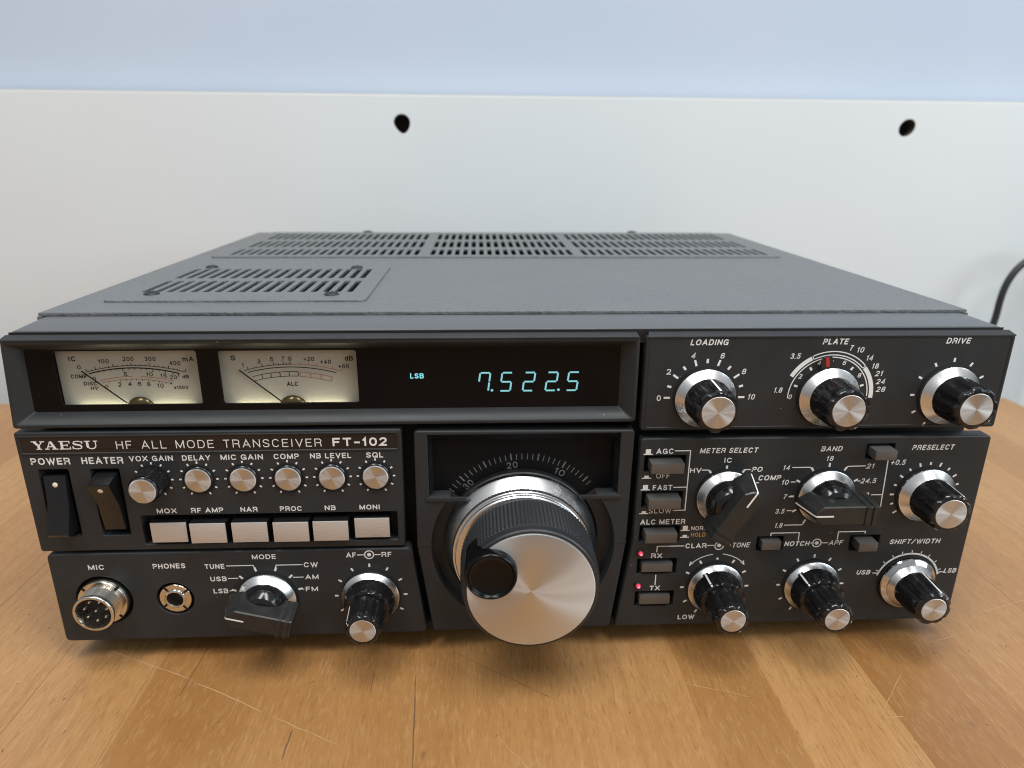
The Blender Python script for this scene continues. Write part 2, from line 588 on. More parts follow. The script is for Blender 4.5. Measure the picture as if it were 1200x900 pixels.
GLYPH = {
    'A': (.84, [[(0, 0), (.5, 1), (1, 0)], [(.19, .30), (.81, .30)]]),
    'B': (.74, [[(0, 0), (0, 1), (.6, 1)] + el(.6, .765, .34, .235, 90, -90, 8) + [(0, .53)], [(.6, .53)] + el(.62, .265, .38, .265, 90, -90, 8) + [(0, 0)]]),
    'C': (.78, [el(.5, .5, .5, .5, 38, 322, 20)]),
    'D': (.76, [[(0, 0), (0, 1), (.45, 1)] + el(.45, .5, .55, .5, 90, -90, 14) + [(0, 0)]]),
    'E': (.66, [[(1, 0), (0, 0), (0, 1), (1, 1)], [(0, .52), (.9, .52)]]),
    'F': (.62, [[(0, 0), (0, 1), (1, 1)], [(0, .5), (.85, .5)]]),
    'G': (.80, [el(.5, .5, .5, .5, 40, 345, 20) + [(1, .45), (.58, .45)], [(1, .45), (1, 0)]]),
    'H': (.74, [[(0, 0), (0, 1)], [(1, 0), (1, 1)], [(0, .52), (1, .52)]]),
    'I': (.20, [[(.5, 0), (.5, 1)]]),
    'K': (.76, [[(0, 0), (0, 1)], [(1, 1), (.0, .36)], [(.34, .58), (1, 0)]]),
    'L': (.60, [[(0, 1), (0, 0), (1, 0)]]),
    'M': (.90, [[(0, 0), (0, 1)], [(1, 0), (1, 1)], [(.03, .93), (.5, .06), (.97, .93)]]),
    'N': (.76, [[(0, 0), (0, 1)], [(1, 0), (1, 1)], [(.03, .95), (.97, .05)]]),
    'O': (.84, [el(.5, .5, .5, .5, 0, 360, 28)]),
    'P': (.70, [[(0, 0), (0, 1), (.6, 1)] + el(.6, .72, .40, .28, 90, -90, 10) + [(0, .44)]]),
    'Q': (.84, [el(.5, .5, .5, .5, 0, 360, 28), [(.62, .26), (1, -.04)]]),
    'R': (.76, [[(0, 0), (0, 1), (.6, 1)] + el(.6, .735, .38, .265, 90, -90, 10) + [(0, .47)], [(.6, .47)] + el(.7, .25, .24, .22, 90, 0, 5) + [(.98, 0)]]),
    'S': (.70, [el(.5, .75, .47, .25, 15, 200, 10) + [(.10, .61), (.5, .51), (.93, .38)] + el(.5, .26, .5, .26, 10, -170, 12)]),
    'T': (.70, [[(0, 1), (1, 1)], [(.5, 1), (.5, 0)]]),
    'U': (.74, [[(0, 1), (0, .36)] + el(.5, .36, .5, .36, 180, 360, 12) + [(1, 1)]]),
    'V': (.80, [[(0, 1), (.5, 0), (1, 1)]]),
    'W': (1.10, [[(0, 1), (.26, 0), (.5, .92), (.74, 0), (1, 1)]]),
    'X': (.80, [[(0, 0), (1, 1)], [(0, 1), (1, 0)]]),
    'Y': (.78, [[(0, 1), (.5, .44), (1, 1)], [(.5, .46), (.5, 0)]]),
    '0': (.62, [el(.5, .5, .5, .5, 0, 360, 24)]),
    '1': (.34, [[(0, .76), (.75, 1), (.75, 0)]]),
    '2': (.60, [el(.5, .72, .48, .28, 165, -25, 10) + [(.55, .34), (0, 0), (1, 0)]]),
    '3': (.60, [el(.46, .755, .46, .245, 150, -80, 10) + [(.36, .52)], [(.4, .52)] + el(.48, .265, .5, .265, 85, -155, 12)]),
    '4': (.64, [[(.74, 0), (.74, 1), (0, .28), (1, .28)]]),
    '5': (.60, [[(.95, 1), (.12, 1), (.04, .5)] + el(.46, .32, .52, .32, 125, -150, 14)]),
    '6': (.62, [el(.5, .31, .5, .31, 0, 360, 20), [(.02, .36), (.04, .62)] + el(.52, .66, .47, .34, 175, 30, 10)]),
    '7': (.58, [[(0, 1), (1, 1), (.52, .5), (.32, 0)]]),
    '8': (.62, [el(.5, .76, .43, .24, 0, 360, 18), el(.5, .26, .5, .26, 0, 360, 18)]),
    '9': (.62, [el(.5, .69, .5, .31, 0, 360, 20), [(.98, .64), (.96, .38)] + el(.48, .34, .47, .34, -5, -150, 10)]),
    '.': (.14, [[(.5, -.02), (.5, .02)]]), '+': (.62, [[(0, .45), (1, .45)], [(.5, .08), (.5, .82)]]),
    '-': (.48, [[(0, .42), (1, .42)]]), '/': (.62, [[(0, -.05), (1, 1.05)]]),
    'm': (.92, [[(0, 0), (0, .74)], [(0, .6), (.24, .74), (.46, .66), (.5, .5), (.5, 0)], [(.5, .6), (.76, .74), (.96, .66), (1, .5), (1, 0)]]),
    'd': (.62, [[(1, 1), (1, 0)], el(.5, .35, .5, .35, 0, 360, 16)]),
    'x': (.56, [[(0, 0), (1, .7)], [(0, .7), (1, 0)]]),
}


def write(mb, s, cx, cz, wd, ht, style, y, mi, rot=0.0):
    """grotesque capitals from strokes, fitted to a wd x ht box"""
    t = ht * (.20 if 'B' in style else .105 if 'w' in style else (.155 if len(s) < 5 and not s.isalpha() else .185) if 'b' in style else .14)
    gap = .30 if 'w' in style else .20
    slant = .20 if 'i' in style else 0.0
    nat = [GLYPH[ch][0] if ch != ' ' else (.42 if 'w' in style else .26) for ch in s]
    total = sum(nat) + gap * (len(s) - 1)
    room = wd - slant * ht
    k = room / (total * ht)
    x = -room / 2 - slant * ht * .5 + slant * ht * .5
    for ch, nw in zip(s, nat):
        gw = nw * ht * k
        if ch != ' ':
            for st in GLYPH[ch][1]:
                pts = []
                for u, v in st:
                    px = x + t / 2 + u * max(gw - t, 0.0) if nw > .25 else x + gw / 2
                    pz = -ht / 2 + t / 2 + v * (ht - t)
                    px += slant * pz
                    pts.append((cx + px * math.cos(rot) - pz * math.sin(rot), cz + px * math.sin(rot) + pz * math.cos(rot)))
                if (Vector(st[0]) - Vector(st[-1])).length < 1e-4:
                    mb.ribbon(pts[:-1], t, y, mi, True)
                else:
                    if ch == '.':
                        a_, b_ = Vector(pts[0]), Vector(pts[1])
                        d_ = (b_ - a_).normalized() * t / 2
                        pts = [tuple(a_ - d_), tuple(b_ + d_)]
                    elif len(pts) > 1:
                        # square ends reach the edge of the letter box
                        for i0, i1 in ((0, 1), (-1, -2)):
                            a_, b_ = Vector(pts[i0]), Vector(pts[i1])
                            pts[i0] = tuple(a_ + (a_ - b_).normalized() * t * .42)
                    mb.ribbon(pts, t, y, mi)
                y -= 0.0012
        x += gw + gap * ht * k


def slab_word(mb, cx, cz, wd, ht, y, mi):
    """wide slab-serif capitals drawn from strokes (unit cap height)"""
    T, t = 0.27, 0.11
    x = 0.0

    def st(pts, k):
        P.append((pts, k))
    P = []
    # Y
    st([(0.0, .95), (0.56, .95)], t); st([(0.86, .95), (1.36, .95)], t); st([(0.28, .95), (0.70, .42)], T); st([(1.12, .95), (0.74, .45)], t)
    st([(0.70, .48), (0.70, 0.05)], T); st([(0.42, .05), (0.98, .05)], t)
    # A
    o = 1.30
    st([(o, .05), (o + .46, .05)], t); st([(o + .74, .05), (o + 1.36, .05)], t); st([(o + .22, .05), (o + .62, .97)], t)
    st([(o + 1.06, .05), (o + .66, .95)], T); st([(o + .36, .34), (o + .90, .34)], t)
    # E
    o = 2.80
    st([(o + .28, 0), (o + .28, 1)], T); st([(o, .05), (o + 1.18, .05)], t); st([(o, .95), (o + 1.14, .95)], t); st([(o + .3, .5), (o + .84, .5)], t)
    st([(o + 1.12, .0), (o + 1.12, .30)], t); st([(o + 1.08, .70), (o + 1.08, 1.0)], t); st([(o + .84, .36), (o + .84, .64)], t)
    # S
    o = 4.14
    st([(o + 1.02, .70), (o + 1.0, .86), (o + .80, .94), (o + .50, .95), (o + .24, .90), (o + .14, .76)], t)
    st([(o + .14, .76), (o + .24, .62), (o + .56, .54), (o + .86, .46), (o + .98, .28)], .2)
    st([(o + .98, .28), (o + .88, .11), (o + .60, .05), (o + .32, .06), (o + .12, .14), (o + .06, .32)], t)
    st([(o + 1.05, .66), (o + 1.05, .98)], t * .8); st([(o + .05, .02), (o + .05, .36)], t * .8)
    # U
    o = 5.42
    st([(o, .95), (o + .60, .95)], t); st([(o + .92, .95), (o + 1.38, .95)], t); st([(o + .30, .97), (o + .30, .36), (o + .36, .20)], T)
    st([(o + .34, .24), (o + .46, .10), (o + .70, .045), (o + .94, .09), (o + 1.10, .26), (o + 1.15, .40), (o + 1.15, .95)], t * 1.1)
    W = 6.80
    for pts, k in P:
        mb.ribbon([(cx - wd / 2 + px / W * wd, cz - ht / 2 + pz * ht) for px, pz in pts], k * ht, y, mi)
        y -= 0.0015


def flush_lettering():
    for name, parent, y, mats, texts, mb in PENDING:
        for tx in texts:
            style = tx[5]
            mi = 1 if 'o' in style else 0
            if 'S' in style:
                slab_word(mb, tx[1], tx[2], tx[3], tx[4], y, mi)
            else:
                write(mb, tx[0], tx[1], tx[2], tx[3], tx[4], style, y, mi, math.radians(tx[6]) if len(tx) > 6 else 0.0)
        o = mb.build(name, mats, parent, smooth=0, recalc=False)
        bm = bmesh.new()
        bm.from_mesh(o.data)
        for f in bm.faces:
            if f.normal.y > 0:
                f.normal_flip()
        bm.to_mesh(o.data)
        bm.free()


# ------------------------------------------------------------------ the setting: table, white board, wall, cable
TZ = -8.5


def tag(o, label, cat, group=None):
    o['label'] = label
    o['category'] = cat
    if group:
        o['group'] = group
    return o


mb = MB()
plate(mb, rpoly([(-900, -700), (437.2, -700), (437.2, 300.5), (-900, 316)], 3, 3), (), -TZ, -TZ + 38, 1.2, axis='z')
table = mb.build('wooden_table', M['wood'])
tag(table, 'butcher block table top of honey coloured beech staves with scratches', 'table')
rt = random.Random(3)
def streak(mb, pts, wd, z):
    n = len(pts)
    vs = []
    for i, p in enumerate(pts):
        a, b = pts[max(0, i - 1)], pts[min(n - 1, i + 1)]
        d = Vector((b[0] - a[0], b[1] - a[1])).normalized()
        k = wd * (0.25 if i in (0, n - 1) else 0.5) * rt.uniform(.6, 1.2)
        vs += [(p[0] - d.y * k, p[1] + d.x * k, z), (p[0] + d.y * k, p[1] - d.x * k, z)]
    mb.add(vs, [(2 * i, 2 * i + 1, 2 * i + 3, 2 * i + 2) for i in range(n - 1)])


def wobble(a, b, n, amp):
    a, b = (a[0] * .968, a[1] - 6.0), (b[0] * .968, b[1] - 6.0)
    return [(a[0] + (b[0] - a[0]) * i / n + rt.uniform(-amp, amp), a[1] + (b[1] - a[1]) * i / n + rt.uniform(-amp, amp)) for i in range(n + 1)]


for a, b, wd in (((-177, 12), (-134, -7), .30), ((-130, -9.5), (-100, -25), .36), ((-98, -26.5), (-67, -42), .26), ((66, -17), (90, -25), .26), ((136, -37), (157, -16), .22),
                 ((138.5, -37.6), (145, -37), .3), ((12, -24), (38, -45), .16), ((215, 20), (262, 34), .25), ((225, 75), (236, 140), .2),
                 ((-230, 40), (-205, 52), .2), ((-10, -40), (3, -58), .2), ((180, 2), (196, 6), .25)):
    mb = MB()
    streak(mb, wobble(a, b, 7, .25), wd, TZ + .05)
    mb.build('scratch', M['scratch'], table, smooth=0)
for a, b, wd in (((-42.8, -8), (-39.9, -56), .40), ((-133.5, 12), (-134.6, -16), .32), ((-28, 4.6), (12, -23), .16), ((-60, -6), (-60, -18), .22), ((-86, -34), (-86.5, -47), .5),
                 ((-193, 40), (-192, -40), .12), ((-151.5, 4), (-150.5, -50), .10), ((141, 6), (139, -62), .10), ((240, 200), (240, 0), .14), ((288, 200), (288, -20), .14), ((-241, 200), (-241, -60), .14)):
    mb = MB()
    streak(mb, wobble(a, b, 10, .12), wd, TZ + .06)
    mb.build('glue_line', M['crack'], table, smooth=0)
for i in range(60):
    px, py = rt.uniform(-260, 300), rt.uniform(-60, 60 if i % 3 else 200)
    if -186 < px < 186 and py > 0:
        continue
    L = rt.uniform(.4, 1.5)
    mb = MB()
    streak(mb, [(px, py), (px + rt.uniform(-.5, .5), py + L / 2), (px + rt.uniform(-.8, .8), py + L)], rt.uniform(.25, .6), TZ + .06)
    mb.build('dent', M['crack'], table, smooth=0)

# white board with two drilled holes
WY = 380.0
mb = MB()
h1 = [(-77.7 + 6.9 * math.cos(a) * (1 if math.sin(a) > 0 else 1 + .22 * math.sin(a)) - (.8 * math.sin(a) if math.sin(a) < 0 else 0), 211.6 + (6.9 if math.sin(a) > 0 else 8.4) * math.sin(a)) for a in [2 * math.pi * i / 40 for i in range(40)]]
h2 = []
for i in range(40):
    a = 2 * math.pi * i / 40
    u, vv = 7.7 * math.cos(a), 6.5 * math.sin(a)
    h2.append((356.4 + u * math.cos(.75) - vv * math.sin(.75), 211.2 + u * math.sin(.75) + vv * math.cos(.75)))
plate(mb, [(-1300, -700), (1300, -700), (1300, 231.2), (-1300, 234.9)], [h1, h2], WY, WY + 19, .6, .4)
board = mb.build('white_board', M['board'])
tag(board, 'white melamine back board with two dark drilled holes behind the radio', 'board')
mb = MB()
mb.add([(-1300, WY + .5, 235.0), (1300, WY + .5, 231.3), (1300, WY + 18.5, 231.3), (-1300, WY + 18.5, 235.0),
        (-1300, WY + .5, 235.6), (1300, WY + .5, 231.9), (1300, WY + 18.5, 231.9), (-1300, WY + 18.5, 235.6)],
       [(0, 3, 2, 1), (4, 5, 6, 7), (0, 1, 5, 4), (1, 2, 6, 5), (2, 3, 7, 6), (3, 0, 4, 7)])
mb.build('edge_strip', M['edging'], board, smooth=0)
for nm, hl in (('drilled_hole', h1), ('drilled_hole', h2)):
    mb = MB()
    big = offs(hl, .06)
    mb.loft([[(p[0], WY + .5, p[1]) for p in big], [(p[0], WY + 18, p[1]) for p in big]], 0, False, True)
    mb.build(nm, M['hole'], board)
mb = MB()
mb.box(-1700, 1700, WY + 26, WY + 60, -700, 1400)
wall = mb.build('wall', M['wall'], smooth=0)
tag(wall, 'pale blue painted wall above the white back board', 'wall')

# cable looping up behind the right corner
cu = bpy.data.curves.new('power_cable', 'CURVE')
cu.dimensions = '3D'
cu.bevel_depth = 2.95 * S
cu.bevel_resolution = 6
spl = cu.splines.new('NURBS')
cab = [(210, 318, 52), (262, 338, 42), (330, 346, 26), (396, 350, 22), (434, 350, 26), (452, 350, 38), (451.5, 350, 60), (453, 350, 80), (461, 350, 96), (473, 350, 105),
       (492, 350, 112), (516, 350, 106), (532, 350, 88), (538, 350, 60), (536, 352, 20), (530, 356, -60), (520, 358, -200), (515, 358, -400)]
spl.points.add(len(cab) - 1)
for p, q in zip(spl.points, cab):
    p.co = (q[0] * S, q[1] * S, q[2] * S, 1)
spl.use_endpoint_u = True
spl.order_u = 4
co = bpy.data.objects.new('tmp', cu)
C.objects.link(co)
bpy.context.view_layer.update()
cme = bpy.data.meshes.new_from_object(co.evaluated_get(bpy.context.evaluated_depsgraph_get()))
bpy.data.objects.remove(co)
cme.name = 'power_cable'
cme.materials.clear()
cme.materials.append(M['cable'])
cme.shade_smooth()
tag(link('power_cable', cme), 'dark grey round cable looping up behind the right end of the radio', 'cable')

# ------------------------------------------------------------------ the transceiver
ROOT = bpy.data.objects.new('transceiver', None)
C.objects.link(ROOT)
ROOT.location = (0, 0.155, TZ * S)
ROOT.empty_display_size = 0.05
tag(ROOT, 'black vintage shortwave radio transceiver with two meters, glowing display and large tuning knob', 'radio')

# chassis and feet
mb = MB()
mb.box(-181, 181, 13, 306, -2.6, 112)
mb.box(-181, 181, 299, 306.2, 110, 127.3)
mb.box(-182, 182, 12.5, 24, -2.6, 126)
mb.box(-180, 180, 5.7, 12.6, -2.6, 1.5)
mb.build('chassis', M['matte'], ROOT, bevel=.6)
for fx, fy in ((-150, 35), (150, 35), (-150, 280), (150, 280)):
    mb = MB()
    mb.lathe([(9.5, 0), (10.5, 1.2), (11, 12.0)], 32, cap0=True)
    for i, (a, b, c) in enumerate(mb.v):
        mb.v[i] = (a, c, -b)
    mb.build('foot', M['rubber'], ROOT, (fx, fy, TZ + .05))

# top cover with slotted grilles
mb = MB()
plate(mb, [(-183, 27.2), (183, 27.2), (183, 307.5), (-183, 307.5)], [rrect(-164, -66, 55, 130, 2), rrect(-166.5, 166, 175, 296, 2)], -129.4, -128.0, .5, .2, axis='z')
mb.box(-183, -181.6, 26.2, 307.5, 20, 128)
mb.box(181.6, 183, 26.2, 307.5, 20, 128)
cover = mb.build('top_cover', M['cover'], ROOT)


def slots(x0, x1, n, y0, y1, wd):
    out = []
    for i in range(n):
        cx = x0 + (x1 - x0) * i / (n - 1)
        out.append(rrect(cx - wd / 2, cx + wd / 2, y0, y1, wd * .42, 3))
    return out


mb = MB()
plate(mb, rrect(-168.5, -62, 45.5, 135.5, 2.5), slots(-159.2, -71.6, 18, 62.5, 90.5, 2.8) + slots(-159.2, -71.6, 18, 97.5, 125.5, 2.8), -130.4, -129.3, .6, .1, axis='z')
mb.build('vent_grille', M['cover'], cover)
mb = MB()
sl = []
for y0, y1 in ((178, 203.5), (213.5, 245), (255, 290)):
    sl += slots(-160.5, -52.5, 22, y0, y1, 2.8) + slots(-42.6, 41, 18, y0, y1, 2.8) + slots(50.2, 161, 22, y0, y1, 2.8)
plate(mb, rrect(-170.5, 168, 172, 302, 2.5), sl, -130.4, -129.3, .6, .1, axis='z')
mb.build('vent_grille', M['cover'], cover)


def screw_mesh():
    mb = MB()
    mb.lathe([(3.3, 0), (3.3, .3), (2.9, .8), (1.9, 1.2)], 24)
    for i, (a, b, c) in enumerate(mb.v):
        mb.v[i] = (a, c, -b)
    mb.box(-2.4, 2.4, -.35, .35, 1.18, 1.25, 1)
    mb.box(-.35, .35, -2.4, 2.4, 1.19, 1.26, 1)
    return mb


scr = screw_mesh().build('screw', [M['screw'], M['matte']], cover, (-154, 58.5, 130.2))
for p in ((-78, 56.5, 130.2), (-154.5, 130.5, 130.2), (-79, 128.5, 130.2), (-99.5, 304.6, 129.0), (105, 304.8, 129.0)):
    o = scr.copy()
    C.objects.link(o)
    o.location = Vector(p) * S - wpos(cover)
    if p[1] > 300:
        o.scale = (1.25, 1.25, 1.7)

# front frame (smooth strip above the panels)
mb = MB()
fo = [(-180.6, 122.6), (182.0, 122.6)]
for fx, fs in ((182.0, 1), (-180.6, -1)):
    arc_ = [(fx - fs * 4.5 + fs * 4.5 * math.cos(math.pi / 2 * i / 6), 123.8 + 4.5 * math.sin(math.pi / 2 * i / 6)) for i in range(7)]
    fo += arc_ if fs > 0 else arc_[::-1]
plate(mb, fo, (), 3.0, 25.4, 0.5)
mb.v = [(a + math.copysign(max(0, b - 1.0) / 24.4 * (2.3 if a < 0 else 1.0), a), b, c) for a, b, c in mb.v]
mb.build('front_frame', M['frame'], ROOT)
mb = MB()
mb.box(-179, 180.5, 2.7, 2.95, 123.5, 127.8)  # matte black bar added to paint the groove's shade under the frame
mb.build('painted_gap_shade', M['matte'], ROOT, smooth=0)

TXT = {}


# upper left display bezel, sloped inwards to the smoked window
mb = MB()
outer = rpoly([(-183.4, 92.6), (43.4, 92.6), (43.2, 125.9), (-181.0, 125.9)], 1.4, 4)
lip = rpoly([(-182.2, 93.9), (42.2, 93.9), (42.1, 124.3), (-179.9, 124.3)], 1.2, 4)
inn = rpoly([(-177.4, 97.4), (37.4, 97.4), (37.2, 120.9), (-176.6, 120.9)], .8, 4)
B = 1.1
lo = []
for i in range(4):
    a = math.pi / 2 * i / 3
    lo.append([(p[0], B * .6 * (1 - math.cos(a)), p[1]) for p in offs(outer, B * .75 * (1 - math.sin(a)))])
mb.loft([[(p[0], .15, p[1]) for p in offs(lip, .25)], [(p[0], 0, p[1]) for p in lip]] + lo + [[(p[0], 6, p[1]) for p in outer]])
mb.loft([[(p[0], .15, p[1]) for p in offs(lip, .25)], [(p[0], 4.6, p[1]) for p in inn], [(p[0], 6, p[1]) for p in inn]])


def top_lip(mb, x0, x1, i0, i1):
    """sloping lip along the top of a panel"""
    prof = [(3.5, 126.4, 1.0), (2.5, 127.0, 1.0), (2.1, 127.05, .9), (-.25, 125.75, .1), (-.32, 125.5, 0), (-.1, 125.2, 0), (1.0, 125.2, 0), (3.5, 125.2, .5)]
    mb.loft([[(x0 + i0 * k, y, z) for y, z, k in prof], [(x1 - i1 * k, y, z) for y, z, k in prof]], 0, True, True)


top_lip(mb, -181.2, 42.8, 1.6, .8)
bezel = mb.build('display_bezel', M['panel'], ROOT)
mb = MB()
plate(mb, rrect(-178.5, 38.5, 96.5, 122, 0), [rrect(-167.1, -116.9, 99.9, 120.3, .9), rrect(-109.3, -59.9, 99.9, 120.1, .9)], 4.7, 5.6, .05, .12)
mb.build('display_window', M['glass'], bezel)


def arc3(p, q, r):
    ax, ay, bx, by, cx, cy = *p, *q, *r
    d = 2 * (ax * (by - cy) + bx * (cy - ay) + cx * (ay - by))
    ux = ((ax * ax + ay * ay) * (by - cy) + (bx * bx + by * by) * (cy - ay) + (cx * cx + cy * cy) * (ay - by)) / d
    uy = ((ax * ax + ay * ay) * (cx - bx) + (bx * bx + by * by) * (ax - cx) + (cx * cx + cy * cy) * (bx - ax)) / d
    return ux, uy, math.hypot(ax - ux, ay - uy), math.degrees(math.atan2(ay - uy, ax - ux)), math.degrees(math.atan2(cy - uy, cx - ux))


def ticks(mb, c, a_list, r0, r1, wd, y, mi=0):
    for a in a_list:
        t = math.radians(a)
        mb.ribbon([(c[0] + r0 * math.cos(t), c[1] + r0 * math.sin(t)), (c[0] + r1 * math.cos(t), c[1] + r1 * math.sin(t))], wd, y, mi)


MY = 7.6


def meter(x0, x1, hub_x, needle, texts, marks, lamp_x):
    m = MB()
    m.box(x0 - 1.5, x1 + 1.5, 8.0, 9.5, 95.5, 121.5)
    face = m.build('meter', M['meter'], ROOT, smooth=0)
    lettering('meter_scale', face, 7.93, [M['ink'], M['redink']], texts, marks)
    m = MB()
    m.ribbon([needle[0], needle[1]], .46, 7.0)
    m.add([(p[0], 7.15, p[2]) for p in m.v[:4]], [(0, 1, 3, 2)])
    m.build('needle', M['ink'], face, smooth=0)
    m = MB()
    m.lathe([(5.6 * math.cos(t), 3.0 * math.sin(t)) for t in [math.pi / 2 * i / 8 for i in range(8)]] + [(.3, 3.0)], 32)
    m.build('needle_hub', M['brass'], face, (hub_x, 8.6, 96.4))
    lamp('meter_bulb', ((x0 + x1) / 2 * S, 0.0066, 0.0972), ((x0 + x1) / 2 * S, 0.0074, 0.2), 0.040, 0.0012, 0.0030, (1.0, 0.90, 0.60))
    return face


# left meter
mk = MB()
c = arc3((-157.9, 111.6), (-142.6, 113.9), (-123.0, 111.3))
mk.arc(c[0], c[1], c[2], c[3], c[4], .22, 7.93)
ticks(mk, c, [c[3] + (c[4] - c[3]) * t for t in (.0, .093, .278, .46, .64, .83, 1.0)], c[2], c[2] + 1.1, .25, 7.93)
ticks(mk, c, [c[3] + (c[4] - c[3]) * t for t in (.185, .37, .55, .735, .92, .05, .14, .23, .32, .42, .5, .6, .69, .78, .88)], c[2], c[2] + .55, .2, 7.93)
c = arc3((-157.4, 110.9), (-142.8, 113.0), (-125.1, 110.7))
mk.arc(c[0], c[1], c[2], c[3], c[4], .42, 7.93)
ticks(mk, c, [c[3] + (c[4] - c[3]) * t for t in (.38, .71, .845, .93, .99)], c[2] - 1.3, c[2], .25, 7.93)
ticks(mk, c, [c[3] + (c[4] - c[3]) * t for t in (.1, .17, .25, .31, .45, .51, .58, .64, .78)], c[2] - .7, c[2], .18, 7.93)
c = arc3((-154.0, 108.1), (-146.7, 109.5), (-142.3, 109.7))
mk.arc(c[0], c[1], c[2], c[3], c[4], .22, 7.93, 1)
c = arc3((-139.3, 109.6), (-133, 109.0), (-127.6, 107.8))
mk.arc(c[0], c[1], c[2], c[3], c[4], .22, 7.93, 1)
c = arc3((-153.6, 107.3), (-141.7, 108.7), (-128.5, 106.9))
mk.arc(c[0], c[1], c[2], c[3], c[4], .2, 7.93, 1)
ticks(mk, c, [c[3] + (c[4] - c[3]) * t for t in (.12, .28, .36, .44, .51, .59, .67, .75, .83, .92)], c[2] - .6, c[2], .18, 7.93)
mk.disc(-128.6, 106.95, .35, 7.92)
tx = [("IC", -162.4, 116.6, 2.5, 1.8, 'b'), ("100", -151.4, 115.6, 3.7, 1.6, 'b'), ("200", -142.6, 116.4, 3.9, 1.6, 'b'), ("300", -134.8, 116.4, 3.9, 1.6, 'b'), ("400", -126.2, 114.7, 3.9, 1.6, 'b'),
      ("mA", -121.3, 116.2, 4.0, 1.8, 'b'), ("0", -160.5, 113.4, 1.2, 1.5, 'b'), ("COMP", -161.2, 109.9, 5.6, 1.5, 'b'), ("0", -155.8, 109.0, 1.1, 1.4, 'b'), ("5", -144.4, 110.6, 1.2, 1.5, 'b'),
      ("10", -135.9, 110.5, 2.3, 1.5, 'b'), ("15", -130.9, 109.9, 2.2, 1.5, 'b'), ("20", -127.5, 109.3, 2.5, 1.5, 'b'), ("dB", -123.1, 109.5, 2.3, 1.3, 'b'), ("DISC", -157.6, 107.1, 4.7, 1.4, 'b'),
      ("HV", -156.4, 105.3, 2.6, 1.4, 'b'), ("0", -151.9, 105.9, 1.1, 1.4, 'b'), ("2", -147.1, 106.7, 1.2, 1.6, 'b'), ("4", -143.5, 106.8, 1.3, 1.6, 'b'), ("6", -140.0, 106.9, 1.2, 1.6, 'b'),
      ("8", -136.7, 106.7, 1.2, 1.6, 'b'), ("10", -132.6, 106.1, 2.3, 1.6, 'b'), ("x100V", -125.2, 105.3, 5.2, 1.3, 'b')]
meter(-166.5, -118.4, -140.8, ((-159.4, 112.2), (-145.2, 99.7)), tx, mk, -129)
# right meter
mk = MB()
c = arc3((-101.7, 111.6), (-84.7, 114.0), (-66.2, 111.1))
kx = (-84.2 + 101.7) / (101.7 - 66.2)
mk.arc(c[0], c[1], c[2], c[3], c[3] + (c[4] - c[3]) * kx, .22, 7.93)
mk.arc(c[0], c[1], c[2], c[3] + (c[4] - c[3]) * kx, c[4], .2, 7.93, 1)
ticks(mk, c, [c[3] + (c[4] - c[3]) * (xx + 101.7) / 35.5 for xx in (-100.1, -94.8, -90.6, -87.1, -84.7)], c[2], c[2] + 1.0, .25, 7.93)
ticks(mk, c, [c[3] + (c[4] - c[3]) * (xx + 101.7) / 35.5 for xx in (-97.6, -92.6, -89, -86, -85.4)], c[2], c[2] + .5, .22, 7.93)
ticks(mk, c, [c[3] + (c[4] - c[3]) * (xx + 101.7) / 35.5 for xx in (-81.5, -78.2, -75.2, -72.6, -69.6, -66.3)], c[2], c[2] + .8, .2, 7.93, 1)
c = arc3((-100.5, 110.9), (-84.8, 112.9), (-68.1, 110.5))
mk.arc(c[0], c[1], c[2], c[3], c[4], .30, 7.93)
for seg, mi, nn, i0 in ((((-98.8, 109.3), (-90.2, 110.85), (-82.1, 111.1)), 0, 5, 0), (((-81.4, 110.95), (-75.5, 110.2), (-69.8, 108.9)), 1, 3, 0)):
    c = arc3(*seg)
    mk.arc(c[0], c[1], c[2], c[3], c[4], .22, 7.93, mi)
    mk.arc(c[0], c[1], c[2] - 1.75, c[3], c[4], .22, 7.93, mi)
    ticks(mk, c, [c[3] + (c[4] - c[3]) * i / nn for i in range(1 if mi == 0 else 0, nn + 1)], c[2] - 1.75, c[2], .25, 7.925, mi)
tx = [("S", -105.2, 116.5, 1.7, 1.9, 'b'), ("1", -101.9, 113.7, .7, 1.5, 'b'), ("3", -96.0, 115.1, 1.3, 1.6, 'b'), ("5", -91.3, 115.9, 1.2, 1.6, 'b'), ("7", -87.2, 116.1, 1.1, 1.6, 'b'), ("9", -84.7, 116.1, 1.2, 1.6, 'b'),
      ("+20", -77.8, 115.9, 3.8, 1.6, 'b'), ("+40", -71.8, 114.8, 3.9, 1.6, 'b'), ("+60", -65.3, 113.0, 3.9, 1.6, 'b'), ("dB", -63.2, 116.1, 3.0, 1.9, 'b'), ("ALC", -84.6, 106.3, 4.1, 1.6, 'b')]
meter(-109.9, -60.8, -85, ((-103.2, 112.1), (-88.9, 99.7)), tx, mk, -98)

# frequency readout
mb = MB()


